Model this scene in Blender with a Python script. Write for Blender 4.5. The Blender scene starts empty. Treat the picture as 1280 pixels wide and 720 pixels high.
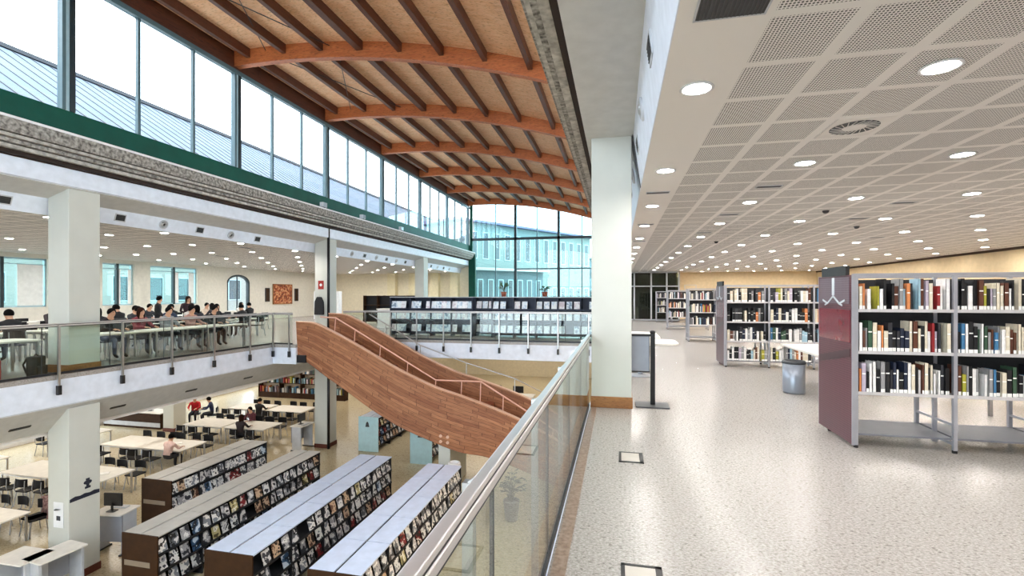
import bpy, bmesh, math, random
from mathutils import Vector, Matrix
rnd = random.Random(7)
PI = math.pi
SC = bpy.context.scene
COL = SC.collection

# ------------------------------------------------------------------ materials
def lin(c):
    if isinstance(c, str):
        c = tuple(int(c[i:i+2], 16) / 255 for i in (0, 2, 4))
    return tuple((x / 12.92 if x <= 0.04045 else ((x + 0.055) / 1.055) ** 2.4) for x in c) + (1.0,)

def new_mat(name):
    m = bpy.data.materials.new(name); m.use_nodes = True
    nt = m.node_tree; nt.nodes.clear()
    out = nt.nodes.new('ShaderNodeOutputMaterial')
    return m, nt, out

def N(nt, t, **kw):
    n = nt.nodes.new(t)
    for k, v in kw.items():
        if k in n.inputs: n.inputs[k].default_value = v
        else: setattr(n, k, v)
    return n

def mat(name, col, rough=0.6, metal=0.0, var=0.06, scale=6.0, stretch=(1, 1, 1), bump=0.0, col2=None, spec=0.5):
    """Principled surface with a little procedural colour variation."""
    m, nt, out = new_mat(name)
    b = N(nt, 'ShaderNodeBsdfPrincipled'); b.inputs['Roughness'].default_value = rough
    b.inputs['Metallic'].default_value = metal; b.inputs['Specular IOR Level'].default_value = spec
    tc = N(nt, 'ShaderNodeTexCoord'); mp = N(nt, 'ShaderNodeMapping'); mp.inputs['Scale'].default_value = stretch
    nz = N(nt, 'ShaderNodeTexNoise'); nz.inputs['Scale'].default_value = scale; nz.inputs['Detail'].default_value = 4
    nt.links.new(tc.outputs['Object'], mp.inputs[0]); nt.links.new(mp.outputs[0], nz.inputs['Vector'])
    c = lin(col); mx = N(nt, 'ShaderNodeMix', data_type='RGBA')
    if col2: a2 = lin(col2); a1 = c
    else:
        a1 = tuple(x * (1 - var) for x in c[:3]) + (1,); a2 = tuple(min(1, x * (1 + var)) for x in c[:3]) + (1,)
    rp = N(nt, 'ShaderNodeMapRange'); rp.inputs[1].default_value = .3; rp.inputs[2].default_value = .7
    nt.links.new(nz.outputs[0], rp.inputs[0]); nt.links.new(rp.outputs[0], mx.inputs[0])
    mx.inputs[6].default_value = a1; mx.inputs[7].default_value = a2
    nt.links.new(mx.outputs[2], b.inputs['Base Color'])
    if bump:
        bp = N(nt, 'ShaderNodeBump'); bp.inputs['Strength'].default_value = bump
        nt.links.new(nz.outputs[0], bp.inputs['Height']); nt.links.new(bp.outputs[0], b.inputs['Normal'])
    nt.links.new(b.outputs[0], out.inputs[0])
    return m

def emit(name, col, strength):
    m, nt, out = new_mat(name)
    e = N(nt, 'ShaderNodeEmission'); e.inputs[0].default_value = lin(col); e.inputs[1].default_value = strength
    nt.links.new(e.outputs[0], out.inputs[0]); return m

def glass(name, tint, boost=1.0, rough=0.0):
    m, nt, out = new_mat(name)
    t = N(nt, 'ShaderNodeBsdfTransparent'); t.inputs[0].default_value = lin(tint)
    g = N(nt, 'ShaderNodeBsdfGlossy'); g.inputs['Roughness'].default_value = rough
    f = N(nt, 'ShaderNodeFresnel'); ge = N(nt, 'ShaderNodeNewGeometry'); ir = N(nt, 'ShaderNodeMapRange')
    ir.inputs[3].default_value = 1.45; ir.inputs[4].default_value = 1 / 1.45     # same reflectance on both faces of a thin pane
    nt.links.new(ge.outputs['Backfacing'], ir.inputs[0]); nt.links.new(ir.outputs[0], f.inputs[0])
    mu = N(nt, 'ShaderNodeMath', operation='MULTIPLY'); mu.inputs[1].default_value = boost; mu.use_clamp = True
    mx = N(nt, 'ShaderNodeMixShader')
    nt.links.new(f.outputs[0], mu.inputs[0]); nt.links.new(mu.outputs[0], mx.inputs[0])
    nt.links.new(t.outputs[0], mx.inputs[1]); nt.links.new(g.outputs[0], mx.inputs[2])
    nt.links.new(mx.outputs[0], out.inputs[0]); return m

def ceiling_mat(name, col, x0, px, y0, py, xplain):
    """white perforated ceiling tiles: square fields of small dark holes between plain margins"""
    m, nt, out = new_mat(name)
    b = N(nt, 'ShaderNodeBsdfPrincipled'); b.inputs['Roughness'].default_value = .8
    tc = N(nt, 'ShaderNodeTexCoord'); sp = N(nt, 'ShaderNodeSeparateXYZ')
    nt.links.new(tc.outputs['Object'], sp.inputs[0])
    def M(op, a, bb=None, c=None):
        n = N(nt, 'ShaderNodeMath', operation=op)
        for i, v in enumerate((a, bb, c)):
            if v is None: continue
            if isinstance(v, (int, float)): n.inputs[i].default_value = v
            else: nt.links.new(v, n.inputs[i])
        return n.outputs[0]
    def field(s, o, p, w):
        f = M('FRACT', M('DIVIDE', M('SUBTRACT', s, o), p))
        return M('MULTIPLY', M('GREATER_THAN', f, w / p), M('LESS_THAN', f, 1 - w / p))
    fx = field(sp.outputs[0], x0, px, .043); fy = field(sp.outputs[1], y0, py, .038)
    def cell(s, p): return M('SUBTRACT', M('FRACT', M('DIVIDE', s, p)), .5)
    cx = cell(sp.outputs[0], px / 26); cy = cell(sp.outputs[1], py / 26)
    r2 = M('ADD', M('MULTIPLY', cx, cx), M('MULTIPLY', cy, cy))
    hole = M('LESS_THAN', r2, .105)
    k = M('MULTIPLY', M('MULTIPLY', fx, fy), hole)
    k = M('MULTIPLY', k, M('GREATER_THAN', M('MULTIPLY', sp.outputs[0], 1.0), xplain))
    mx = N(nt, 'ShaderNodeMix', data_type='RGBA'); nt.links.new(k, mx.inputs[0])
    mx.inputs[6].default_value = lin(col); mx.inputs[7].default_value = lin('37322f')
    nt.links.new(mx.outputs[2], b.inputs['Base Color']); nt.links.new(b.outputs[0], out.inputs[0])
    return m

def floor_mat(name, c1, c2, speck, rough, sc=55.0, spec=.5):
    """speckled polished stone: two sizes of grain, broad tone drift, scattered dark chips"""
    m, nt, out = new_mat(name)
    b = N(nt, 'ShaderNodeBsdfPrincipled'); b.inputs['Specular IOR Level'].default_value = spec
    tc = N(nt, 'ShaderNodeTexCoord'); mp = N(nt, 'ShaderNodeMapping'); mp.inputs['Scale'].default_value = (.6, 1, 1)
    nt.links.new(tc.outputs['Object'], mp.inputs[0])
    def noise(s, d): n = N(nt, 'ShaderNodeTexNoise'); n.inputs['Scale'].default_value = s; n.inputs['Detail'].default_value = d; nt.links.new(mp.outputs[0], n.inputs['Vector']); return n.outputs[0]
    def rng(src, a, c, lo=0., hi=1.):
        r = N(nt, 'ShaderNodeMapRange'); r.inputs[1].default_value = a; r.inputs[2].default_value = c; r.inputs[3].default_value = lo; r.inputs[4].default_value = hi
        nt.links.new(src, r.inputs[0]); return r.outputs[0]
    def mix(f, x, y):
        k = N(nt, 'ShaderNodeMix', data_type='RGBA'); nt.links.new(f, k.inputs[0])
        for idx, v in ((6, x), (7, y)):
            if isinstance(v, str): k.inputs[idx].default_value = lin(v)
            else: nt.links.new(v, k.inputs[idx])
        return k.outputs[2]
    c = mix(rng(noise(sc, 3), .36, .64), c1, c2)
    c = mix(rng(noise(sc * .55, 2), .60, .70, 0, .75), c, speck)
    c = mix(rng(noise(sc * 1.7, 1), .62, .68, 0, .6), c, speck)
    nt.links.new(c, b.inputs['Base Color'])
    b.inputs['Roughness'].default_value = rough
    nt.links.new(b.outputs[0], out.inputs[0]); return m

def plank_mat(name, c1, c2, dark, uvscale=(2.2, 9.0)):
    """narrow planks running along the u direction"""
    m, nt, out = new_mat(name)
    b = N(nt, 'ShaderNodeBsdfPrincipled'); b.inputs['Roughness'].default_value = .5
    tc = N(nt, 'ShaderNodeTexCoord'); mp = N(nt, 'ShaderNodeMapping'); mp.inputs['Scale'].default_value = (uvscale[0], uvscale[1], 1)
    nt.links.new(tc.outputs['UV'], mp.inputs[0])
    sp = N(nt, 'ShaderNodeSeparateXYZ'); nt.links.new(mp.outputs[0], sp.inputs[0])
    def M(op, x, y=None):
        n = N(nt, 'ShaderNodeMath', operation=op)
        for i, v in enumerate((x, y)):
            if v is None: continue
            if isinstance(v, (int, float)): n.inputs[i].default_value = v
            else: nt.links.new(v, n.inputs[i])
        return n.outputs[0]
    row = M('FLOOR', sp.outputs[1]); w1 = N(nt, 'ShaderNodeTexWhiteNoise', noise_dimensions='1D'); nt.links.new(row, w1.inputs['W'])
    us = M('ADD', sp.outputs[0], M('MULTIPLY', w1.outputs[0], 7.0)); pid = M('FLOOR', us)
    w2 = N(nt, 'ShaderNodeTexWhiteNoise', noise_dimensions='1D'); nt.links.new(M('ADD', M('MULTIPLY', row, 17.3), pid), w2.inputs['W'])
    edge = M('MAXIMUM', M('LESS_THAN', M('FRACT', sp.outputs[1]), .09), M('LESS_THAN', M('FRACT', us), .018))
    bm1 = N(nt, 'ShaderNodeMix', data_type='RGBA'); bm1.inputs[6].default_value = lin(c1); bm1.inputs[7].default_value = lin(c2); nt.links.new(w2.outputs[0], bm1.inputs[0])
    br = N(nt, 'ShaderNodeMix', data_type='RGBA'); br.inputs[7].default_value = lin(dark); nt.links.new(M('MULTIPLY', edge, .8), br.inputs[0]); nt.links.new(bm1.outputs[2], br.inputs[6])
    m2 = N(nt, 'ShaderNodeMapping'); m2.inputs['Scale'].default_value = (2.0, 34, 1); nt.links.new(tc.outputs['UV'], m2.inputs[0])
    nz = N(nt, 'ShaderNodeTexNoise'); nz.inputs['Scale'].default_value = 1.6; nz.inputs['Detail'].default_value = 5; nt.links.new(m2.outputs[0], nz.inputs['Vector'])
    rp = N(nt, 'ShaderNodeMapRange'); rp.inputs[1].default_value = .48; rp.inputs[2].default_value = .72; rp.inputs[4].default_value = .7; nt.links.new(nz.outputs[0], rp.inputs[0])
    mx = N(nt, 'ShaderNodeMix', data_type='RGBA'); mx.inputs[7].default_value = lin(dark); nt.links.new(rp.outputs[0], mx.inputs[0]); nt.links.new(br.outputs[2], mx.inputs[6])
    nt.links.new(mx.outputs[2], b.inputs['Base Color']); nt.links.new(b.outputs[0], out.inputs[0]); return m

def wood_mat(name, c1, c2, c3, stretch, rough=.5, scale=3.0, uv=False, knots=True):
    m, nt, out = new_mat(name)
    b = N(nt, 'ShaderNodeBsdfPrincipled'); b.inputs['Roughness'].default_value = rough
    tc = N(nt, 'ShaderNodeTexCoord'); mp = N(nt, 'ShaderNodeMapping'); mp.inputs['Scale'].default_value = stretch
    nt.links.new(tc.outputs['UV' if uv else 'Object'], mp.inputs[0])
    n1 = N(nt, 'ShaderNodeTexNoise'); n1.inputs['Scale'].default_value = scale; n1.inputs['Detail'].default_value = 6
    n2 = N(nt, 'ShaderNodeTexNoise'); n2.inputs['Scale'].default_value = scale * 4; n2.inputs['Detail'].default_value = 4
    nt.links.new(mp.outputs[0], n1.inputs['Vector']); nt.links.new(mp.outputs[0], n2.inputs['Vector'])
    r1 = N(nt, 'ShaderNodeMapRange'); r1.inputs[1].default_value = .3; r1.inputs[2].default_value = .7
    nt.links.new(n1.outputs[0], r1.inputs[0])
    mx = N(nt, 'ShaderNodeMix', data_type='RGBA'); mx.inputs[6].default_value = lin(c1); mx.inputs[7].default_value = lin(c2)
    nt.links.new(r1.outputs[0], mx.inputs[0])
    r2 = N(nt, 'ShaderNodeMapRange'); r2.inputs[1].default_value = .52; r2.inputs[2].default_value = .72
    nt.links.new(n2.outputs[0], r2.inputs[0])
    m2 = N(nt, 'ShaderNodeMix', data_type='RGBA'); m2.inputs[7].default_value = lin(c3)
    nt.links.new(r2.outputs[0], m2.inputs[0]); nt.links.new(mx.outputs[2], m2.inputs[6])
    nt.links.new(m2.outputs[2], b.inputs['Base Color']); nt.links.new(b.outputs[0], out.inputs[0]); return m

def perforated_mat(name, c1, c2, s):
    """perforated sheet: a small square weave of holes"""
    m, nt, out = new_mat(name)
    b = N(nt, 'ShaderNodeBsdfPrincipled'); b.inputs['Roughness'].default_value = .35
    tc = N(nt, 'ShaderNodeTexCoord'); ck = N(nt, 'ShaderNodeTexBrick'); ck.offset = 0
    mp = N(nt, 'ShaderNodeMapping'); mp.inputs['Rotation'].default_value = (0, PI / 2, 0)
    nt.links.new(tc.outputs['Object'], mp.inputs[0]); nt.links.new(mp.outputs[0], ck.inputs['Vector'])
    ck.inputs['Scale'].default_value = s; ck.inputs['Color1'].default_value = lin(c1); ck.inputs['Color2'].default_value = lin(c1)
    ck.inputs['Mortar'].default_value = lin(c2); ck.inputs['Mortar Size'].default_value = .12; ck.inputs['Brick Width'].default_value = 1; ck.inputs['Row Height'].default_value = 1
    nt.links.new(ck.outputs[0], b.inputs['Base Color']); nt.links.new(b.outputs[0], out.inputs[0]); return m

def cover_mat(name, base, c1, c2, s=9.0):
    """printed cover: blotches of ink on a base colour"""
    m, nt, out = new_mat(name)
    b = N(nt, 'ShaderNodeBsdfPrincipled'); b.inputs['Roughness'].default_value = .3
    tc = N(nt, 'ShaderNodeTexCoord'); oi = N(nt, 'ShaderNodeObjectInfo')
    ad = N(nt, 'ShaderNodeVectorMath', operation='ADD'); ml = N(nt, 'ShaderNodeMath', operation='MULTIPLY'); ml.inputs[1].default_value = 37
    nt.links.new(oi.outputs['Random'], ml.inputs[0]); nt.links.new(tc.outputs['Object'], ad.inputs[0]); nt.links.new(ml.outputs[0], ad.inputs[1])
    n1 = N(nt, 'ShaderNodeTexNoise'); n1.inputs['Scale'].default_value = s; n1.inputs['Detail'].default_value = 2
    nt.links.new(ad.outputs[0], n1.inputs['Vector'])
    rp = N(nt, 'ShaderNodeValToRGB'); e = rp.color_ramp.elements
    rp.color_ramp.interpolation = 'CONSTANT'
    e[0].position = 0; e[0].color = lin(c1); e[1].position = .44; e[1].color = lin(base)
    x = rp.color_ramp.elements.new(.56); x.color = lin(c2)
    x = rp.color_ramp.elements.new(.66); x.color = lin(c1)
    nt.links.new(n1.outputs[0], rp.inputs[0]); nt.links.new(rp.outputs[0], b.inputs['Base Color'])
    nt.links.new(b.outputs[0], out.inputs[0]); return m

# ------------------------------------------------------------------ mesh builder
class MB:
    def __init__(s): s.v = []; s.f = []; s.m = []; s.uv = None
    def add(s, vs, fs, m=0):
        o = len(s.v); s.v += [tuple(p) for p in vs]; s.f += [tuple(i + o for i in f) for f in fs]; s.m += [m] * len(fs); return s
    def box(s, x0, x1, y0, y1, z0, z1, m=0):
        return s.add([(x0,y0,z0),(x1,y0,z0),(x1,y1,z0),(x0,y1,z0),(x0,y0,z1),(x1,y0,z1),(x1,y1,z1),(x0,y1,z1)],
                     [(0,3,2,1),(4,5,6,7),(0,1,5,4),(1,2,6,5),(2,3,7,6),(3,0,4,7)], m)
    def bar(s, p, q, w, h, m=0, up=(0,0,1)):
        p, q = Vector(p), Vector(q); d = (q - p).normalized(); u = Vector(up)
        if abs(d.dot(u)) > .99: u = Vector((1,0,0))
        r = d.cross(u).normalized() * (w / 2); u = r.cross(d).normalized() * (h / 2)
        vs = [a + x * r + y * u for a in (p, q) for x, y in ((-1,-1),(1,-1),(1,1),(-1,1))]
        return s.add(vs, [(0,1,2,3),(7,6,5,4),(0,4,5,1),(1,5,6,2),(2,6,7,3),(3,7,4,0)], m)
    def tube(s, pts, r, n=10, m=0, caps=True):
        pts = [Vector(p) for p in pts]; rings = []
        rs = r if isinstance(r, (list, tuple)) else [r] * len(pts)
        for i, p in enumerate(pts):
            d = (pts[min(i + 1, len(pts) - 1)] - pts[max(i - 1, 0)]).normalized()
            u = Vector((0,0,1)) if abs(d.z) < .95 else Vector((0,1,0))
            a = d.cross(u).normalized(); b = a.cross(d).normalized()
            rings.append([p + rs[i] * (math.cos(2*PI*k/n) * a + math.sin(2*PI*k/n) * b) for k in range(n)])
        vs = [x for R in rings for x in R]; fs = []
        for i in range(len(pts) - 1):
            for k in range(n):
                fs.append((i*n+k, i*n+(k+1)%n, (i+1)*n+(k+1)%n, (i+1)*n+k))
        if caps: fs += [tuple(range(n)), tuple(range((len(pts)-1)*n, len(pts)*n))]
        return s.add(vs, fs, m)
    def prism(s, poly, axis, a, b, m=0):
        """poly of 2-D points extruded along an axis: x -> (y,z), y -> (x,z), z -> (x,y)"""
        def P(p, t): return {'x': (t, p[0], p[1]), 'y': (p[0], t, p[1]), 'z': (p[0], p[1], t)}[axis]
        n = len(poly); vs = [P(p, a) for p in poly] + [P(p, b) for p in poly]
        fs = [tuple(range(n)), tuple(range(n, 2*n))] + [(i, (i+1) % n, n + (i+1) % n, n + i) for i in range(n)]
        return s.add(vs, fs, m)
    def strip(s, A, B, axis, a, b, m=0):
        """solid between two equally long 2-D polylines A (lower) and B (upper), extruded along axis, as quads"""
        def P(p, t): return {'x': (t, p[0], p[1]), 'y': (p[0], t, p[1]), 'z': (p[0], p[1], t)}[axis]
        n = len(A); vs = [P(p, a) for p in A] + [P(p, a) for p in B] + [P(p, b) for p in A] + [P(p, b) for p in B]
        fs = []
        for i in range(n - 1):
            fs += [(i, i+1, n+i+1, n+i), (2*n+i, 3*n+i, 3*n+i+1, 2*n+i+1), (i, 2*n+i, 2*n+i+1, i+1), (n+i, n+i+1, 3*n+i+1, 3*n+i)]
        fs += [(0, n, 3*n, 2*n), (n-1, 3*n-1, 4*n-1, 2*n-1)]
        return s.add(vs, fs, m)
    def lathe(s, prof, n=20, c=(0,0), m=0):
        vs = []; fs = []; k = len(prof)
        for j in range(n):
            a = 2*PI*j/n
            vs += [(c[0] + r*math.cos(a), c[1] + r*math.sin(a), z) for r, z in prof]
        for j in range(n):
            for i in range(k - 1):
                fs.append((j*k+i, ((j+1) % n)*k+i, ((j+1) % n)*k+i+1, j*k+i+1))
        return s.add(vs, fs, m)
    def disc(s, r, z, n=20, c=(0,0), m=0):
        return s.add([(c[0]+r*math.cos(2*PI*k/n), c[1]+r*math.sin(2*PI*k/n), z) for k in range(n)], [tuple(range(n))], m)
    def rslab(s, x0, x1, y0, y1, z0, z1, r, m=0, n=5):
        """slab with rounded vertical corners"""
        pts = []
        for cx, cy, a in ((x1-r,y1-r,0),(x0+r,y1-r,90),(x0+r,y0+r,180),(x1-r,y0+r,270)):
            for k in range(n + 1):
                t = math.radians(a + 90*k/n); pts.append((cx + r*math.cos(t), cy + r*math.sin(t)))
        return s.prism(pts, 'z', z0, z1, m)
    def mesh(s, name, mats, smooth=False):
        me = bpy.data.meshes.new(name); me.from_pydata(s.v, [], s.f)
        for mm in (mats if isinstance(mats, (list, tuple)) else [mats]): me.materials.append(mm)
        me.polygons.foreach_set('material_index', s.m)
        bm = bmesh.new(); bm.from_mesh(me); bmesh.ops.remove_doubles(bm, verts=bm.verts, dist=1e-5)
        bmesh.ops.recalc_face_normals(bm, faces=bm.faces); bm.to_mesh(me); bm.free()
        if smooth:
            for p in me.polygons: p.use_smooth = True
        me.update(); return me
    def build(s, name, mats, parent=None, smooth=False, bevel=0, loc=None):
        o = bpy.data.objects.new(name, s.mesh(name, mats, smooth)); COL.objects.link(o)
        if parent: o.parent = parent
        if loc: o.location = loc
        if bevel:
            b = o.modifiers.new('bevel', 'BEVEL'); b.width = bevel; b.segments = 2; b.limit_method = 'ANGLE'
        return o

def tag(o, label=None, cat=None, group=None, kind=None):
    if label: o['label'] = label
    if cat: o['category'] = cat
    if group: o['group'] = group
    if kind: o['kind'] = kind
    return o
def thing(name, label, cat, loc=(0,0,0), rotz=0, group=None):
    o = bpy.data.objects.new(name, None); COL.objects.link(o); o.empty_display_size = .1
    o.location = loc; o.rotation_euler = (0,0,rotz)
    return tag(o, label, cat, group)
def struct(mb, name, mats, label, cat, smooth=False, bevel=0):
    return tag(mb.build(name, mats, None, smooth, bevel), label, cat, None, 'structure')
KIDS = {}
def kids(o):
    if o.name not in KIDS: KIDS[o.name] = [c for c in o.children]
    return KIDS[o.name]
def dup(root, loc, rotz=None, label=None, group=None, scale=None):
    r = root.copy(); COL.objects.link(r); r.location = loc
    if rotz is not None: r.rotation_euler = (0,0,rotz)
    if scale: r.scale = scale
    if label: r['label'] = label
    if group: r['group'] = group
    for ch in kids(root):
        c = ch.copy(); COL.objects.link(c); c.parent = r
        for g in kids(ch):
            d = g.copy(); COL.objects.link(d); d.parent = c
    return r
ORD = ['first','second','third','fourth','fifth','sixth','seventh','eighth','ninth','tenth','eleventh','twelfth','thirteenth','fourteenth','fifteenth',
       'sixteenth','seventeenth','eighteenth','nineteenth','twentieth'] + ['twenty-' + x for x in ('first','second','third','fourth','fifth','sixth','seventh','eighth','ninth')] + ['thirtieth'] + \
      ['thirty-' + x for x in ('first','second','third','fourth','fifth','sixth','seventh','eighth','ninth')] + ['fortieth'] + ['forty-' + x for x in ('first','second','third','fourth','fifth','sixth','seventh','eighth','ninth')]

# palette
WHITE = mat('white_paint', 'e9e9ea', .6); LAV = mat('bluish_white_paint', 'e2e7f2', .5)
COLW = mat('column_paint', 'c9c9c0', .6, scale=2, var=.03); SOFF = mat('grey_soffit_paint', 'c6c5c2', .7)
BEIGE = mat('beige_wall_paint', 'd9c39c', .7); CEILP = mat('plain_ceiling_paint', 'e8e2dc', .8)
CEIL = ceiling_mat('perforated_ceiling', 'ece7e2', .835, .548, 4.30, .635, .835)
CEILL = ceiling_mat('perforated_ceiling_far_side', 'efe9e0', .835, .548, 4.30, .635, -100.)
CONC = mat('rough_concrete', '4a4642', .9, scale=14, bump=.6, col2='b9b4ac'); CONC2 = mat('smooth_concrete_moulding', '8f8a83', .85, scale=9, col2='cfcac2')
GREEN = mat('dark_green_metal', '004a3b', .5, var=.15, scale=2, spec=.25); MULL = mat('mullion_blue_grey', '4d666d', .4); MULLD = mat('mullion_dark', '16262b', .4)
MULLL = mat('mullion_pale', 'a9c7d0', .4)
BEAM = wood_mat('laminated_beam', 'a8592f', 'bf6f3e', '5e2e15', (1.0, 4, 9), scale=2.0)
PURL = wood_mat('purlin_timber', '4a2414', '5e3019', '2a140a', (6, .6, 6), scale=2.0)
PLY = wood_mat('plywood_deck', 'dba57a', 'e8bd96', 'a8764c', (1.2, 3.5, 1), scale=2.2, rough=.6)
STRG = plank_mat('stringer_planks', '8d5738', 'b37a54', '55301e', (.9, 12.0))
TREAD = wood_mat('tread_timber', '7a3f26', '8f4d2e', '4a2314', (8, 1, 1), scale=2.0)
OAKT = wood_mat('oak_trim', '8f5f38', 'a4713f', '6d4526', (1.5, 1.5, 8), scale=3)
STEEL = mat('brushed_steel', 'b8b6b4', .3, .9); STEELP = mat('stainless_handrail', 'd8d4d2', .36, .8, var=.03); DSTEEL = mat('dark_steel', '2e2f33', .4, .6)
ALU = mat('aluminium_tube', 'b4b4bb', .35, .6); BLACK = mat('black_plastic', '131214', .45); DGREY = mat('dark_grey_plastic', '3a3b3e', .5)
GREYP = mat('grey_laminate', '8b8d95', .5); LGREY = mat('light_grey_paint', 'bfc1c6', .5); TOPW = mat('white_table_top', 'e6e1d8', .45)
MAROON = perforated_mat('maroon_perforated_panel', '4a1e27', '6e3c44', 38); RED = mat('red_acrylic', '6e1220', .15); SIGNG = perforated_mat('purple_grey_panel', '5d4850', '73626a', 38)
GLASS = glass('balustrade_glass', 'f4faf6', 1.2); GLASSW = glass('window_glass', 'f2f8fa'); TEAL = glass('turquoise_glass', 'dff5f5'); DIMGL = glass('dim_office_glass', 'a3a89c', 1.4)
FROST = mat('pale_blue_glass_panel', 'bfdfe4', .25); GUARDG = glass('guard_glass_green', 'cfe4d2', .8)
FLOORU = floor_mat('polished_terrazzo', 'b6b0ab', '948d88', '665f5a', .26, 76)
FLOORL = floor_mat('lower_floor_stone', 'd3c4a4', 'bfae8c', '9c8a6a', .22, 30)
BROWN = mat('dark_brown_panel', '37210f', .6, var=.2, spec=.2); SHELFT = mat('shelf_top_blue_grey', 'c9d4ea', .3, .1); SHELFT2 = mat('shelf_top_warm_grey', 'c4c1bb', .35, .1)
BLK2 = mat('shelf_interior_black', '16161b', .6); SKIN = mat('skin', 'c99a7c', .5); SKIN2 = mat('skin_tan', 'a87855', .5)
HAIRB = mat('black_hair', '0a0807', .9, spec=.1); HAIRN = mat('brown_hair', '2a160e', .9, spec=.1)
DIFF = emit('lamp_diffuser', 'fffcf8', 168.0)
METROOF = mat('zinc_roof', '606a76', .8, 0, scale=1, spec=.1)
# ------------------------------------------------------------------ camera and light
cam = bpy.data.cameras.new('camera'); co = bpy.data.objects.new('camera', cam); COL.objects.link(co)
cam.sensor_width = 36; cam.lens = 597 / 1280 * 36; cam.shift_y = 9 / 1280; cam.clip_end = 400
co.location = (0, 0, 1.72); co.rotation_euler = (PI/2, 0, math.radians(12.56)); SC.camera = co
SC.view_settings.view_transform = 'Standard'; SC.view_settings.look = 'None'; SC.view_settings.gamma = 1; SC.view_settings.use_curve_mapping = False
SC.view_settings.exposure = 0.75
SC.cycles.use_denoising = True; SC.cycles.max_bounces = 8; SC.cycles.transparent_max_bounces = 16; SC.cycles.diffuse_bounces = 4
SC.cycles.sample_clamp_indirect = 8; SC.cycles.caustics_reflective = False; SC.cycles.caustics_refractive = False
w = bpy.data.worlds.new('overcast'); SC.world = w; w.use_nodes = True; nt = w.node_tree; nt.nodes.clear()
wo = N(nt, 'ShaderNodeOutputWorld'); bg = N(nt, 'ShaderNodeBackground'); tc = N(nt, 'ShaderNodeTexCoord'); nz = N(nt, 'ShaderNodeTexNoise')
nz.inputs['Scale'].default_value = 2.5; nz.inputs['Detail'].default_value = 5; nt.links.new(tc.outputs['Generated'], nz.inputs['Vector'])
mx = N(nt, 'ShaderNodeMix', data_type='RGBA'); mx.inputs[6].default_value = lin('e6edf9'); mx.inputs[7].default_value = lin('fbfcff')
nt.links.new(nz.outputs[0], mx.inputs[0]); nt.links.new(mx.outputs[2], bg.inputs[0]); bg.inputs[1].default_value = SKY = 5.6
nt.links.new(bg.outputs[0], wo.inputs[0])

def lamp(name, loc, sx, sy, power, col=(1, .93, .84), rot=(0,0,0)):
    l = bpy.data.lights.new(name, 'AREA'); l.shape = 'RECTANGLE'; l.size = sx; l.size_y = sy; l.energy = power; l.color = col
    o = bpy.data.objects.new(name, l); COL.objects.link(o); o.location = loc; o.rotation_euler = rot; return o

# ------------------------------------------------------------------ geometry constants
XL, XR = -11.8, -0.447          # edges of the void
YB, YF = -5.0, 37.2             # behind the camera, far end
ZL = -4.7                        # lower floor
YS = 14.5                        # stair head edge
YG = 17.2                        # front of the bridge
XLW, XRW = -25.0, 13.1

# ------------------------------------------------------------------ floors and slabs
struct(MB().box(XR+.02, XRW, YB, YF, -.12, 0), 'floor', FLOORU, 'polished speckled stone floor of the upper gallery with bookcases', 'floor')
struct(MB().box(XR-.03, XRW, YB, YF, -.67, -.12), 'floor_slab', [LAV], 'white slab edge under the near gallery floor', 'slab')
struct(MB().box(XLW, XL+.01, YB, YF, -.1, 0).box(XL, -10.9, YS, YF, -.1, 0).box(-10.9, XR, YG, YF, -.1, 0), 'floor_opposite', FLOORU, 'upper floor across the void and over the far bridge', 'floor')
s = MB()
s.prism([(XL, -.1), (XL, -.67), (-12.5, -1.33), (-13.2, -1.33), (-13.2, -.1)], 'y', YB, YF, 0)
s.box(XL, -10.9, YS, YF, -.67, -.1).box(-10.9, XR, YG, YG+.75, -.67, -.1).box(-10.9, XR, YG+.75, YF, -.55, -.1)
struct(s, 'floor_slab_opposite', LAV, 'bluish white slab edge of the opposite gallery and the bridge', 'slab')
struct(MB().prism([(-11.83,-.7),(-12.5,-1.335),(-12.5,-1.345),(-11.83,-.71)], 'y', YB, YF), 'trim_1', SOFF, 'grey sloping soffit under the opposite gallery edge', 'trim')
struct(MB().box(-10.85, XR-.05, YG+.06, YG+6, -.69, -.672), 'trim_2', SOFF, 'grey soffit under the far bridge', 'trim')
struct(MB().box(XLW, -12.6, YB, YF, -1.45, -1.34), 'ceiling_lower', CEILP, 'plain ceiling over the lower reading area', 'ceiling')
struct(MB().box(XLW-.5, XRW, YB, YF+.5, ZL-.2, ZL), 'floor_lower', FLOORL, 'beige stone floor of the lower level', 'floor')
# reddish stone edging beside the glass
struct(MB().box(-.41, -.32, YB, 7.4, 0, .006), 'trim_3', mat('brown_stone_edging', '7d6656', .35, scale=30, col2='a59180'), 'brown stone edging strip along the foot of the glass', 'trim')

# ------------------------------------------------------------------ columns
def column(x0, y0, z0, z1, label, cat='column', base='oak'):
    o = struct(MB().box(x0, x0+.6, y0, y0+.66, z0, z1), 'column', COLW, label, cat, bevel=.012)
    MB().box(x0-.015, x0+.615, y0-.015, y0+.675, z0, z0+.17).build('baseboard', OAKT if base == 'oak' else mat('red_brown_skirting', '5e2a1c', .5), o, bevel=.004)
    return o
column(-.405, 7.45, 0, 4.14, 'thick pale square column at the end of the near glass railing, oak skirting at its foot')
for k, nm in enumerate(('beside the dark-clad reader', 'with a black drainpipe', 'behind the magazine shelves')):
    y = (8.2, 17.85, 28.0)[k]
    column(-12.5, y, 0, 4.1, 'pale square column on the opposite gallery ' + nm)
    column(-12.5, y, ZL, -.8, 'pale square column on the lower level below the one ' + nm, base='red')
for x, y in ((-20.95, 18.4), (-20.95, 27.6)):
    column(x, y, ZL, -1.34, 'beige column among the lower reading tables' if y < 20 else 'beige column at the back of the lower reading tables', base='red')
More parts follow.
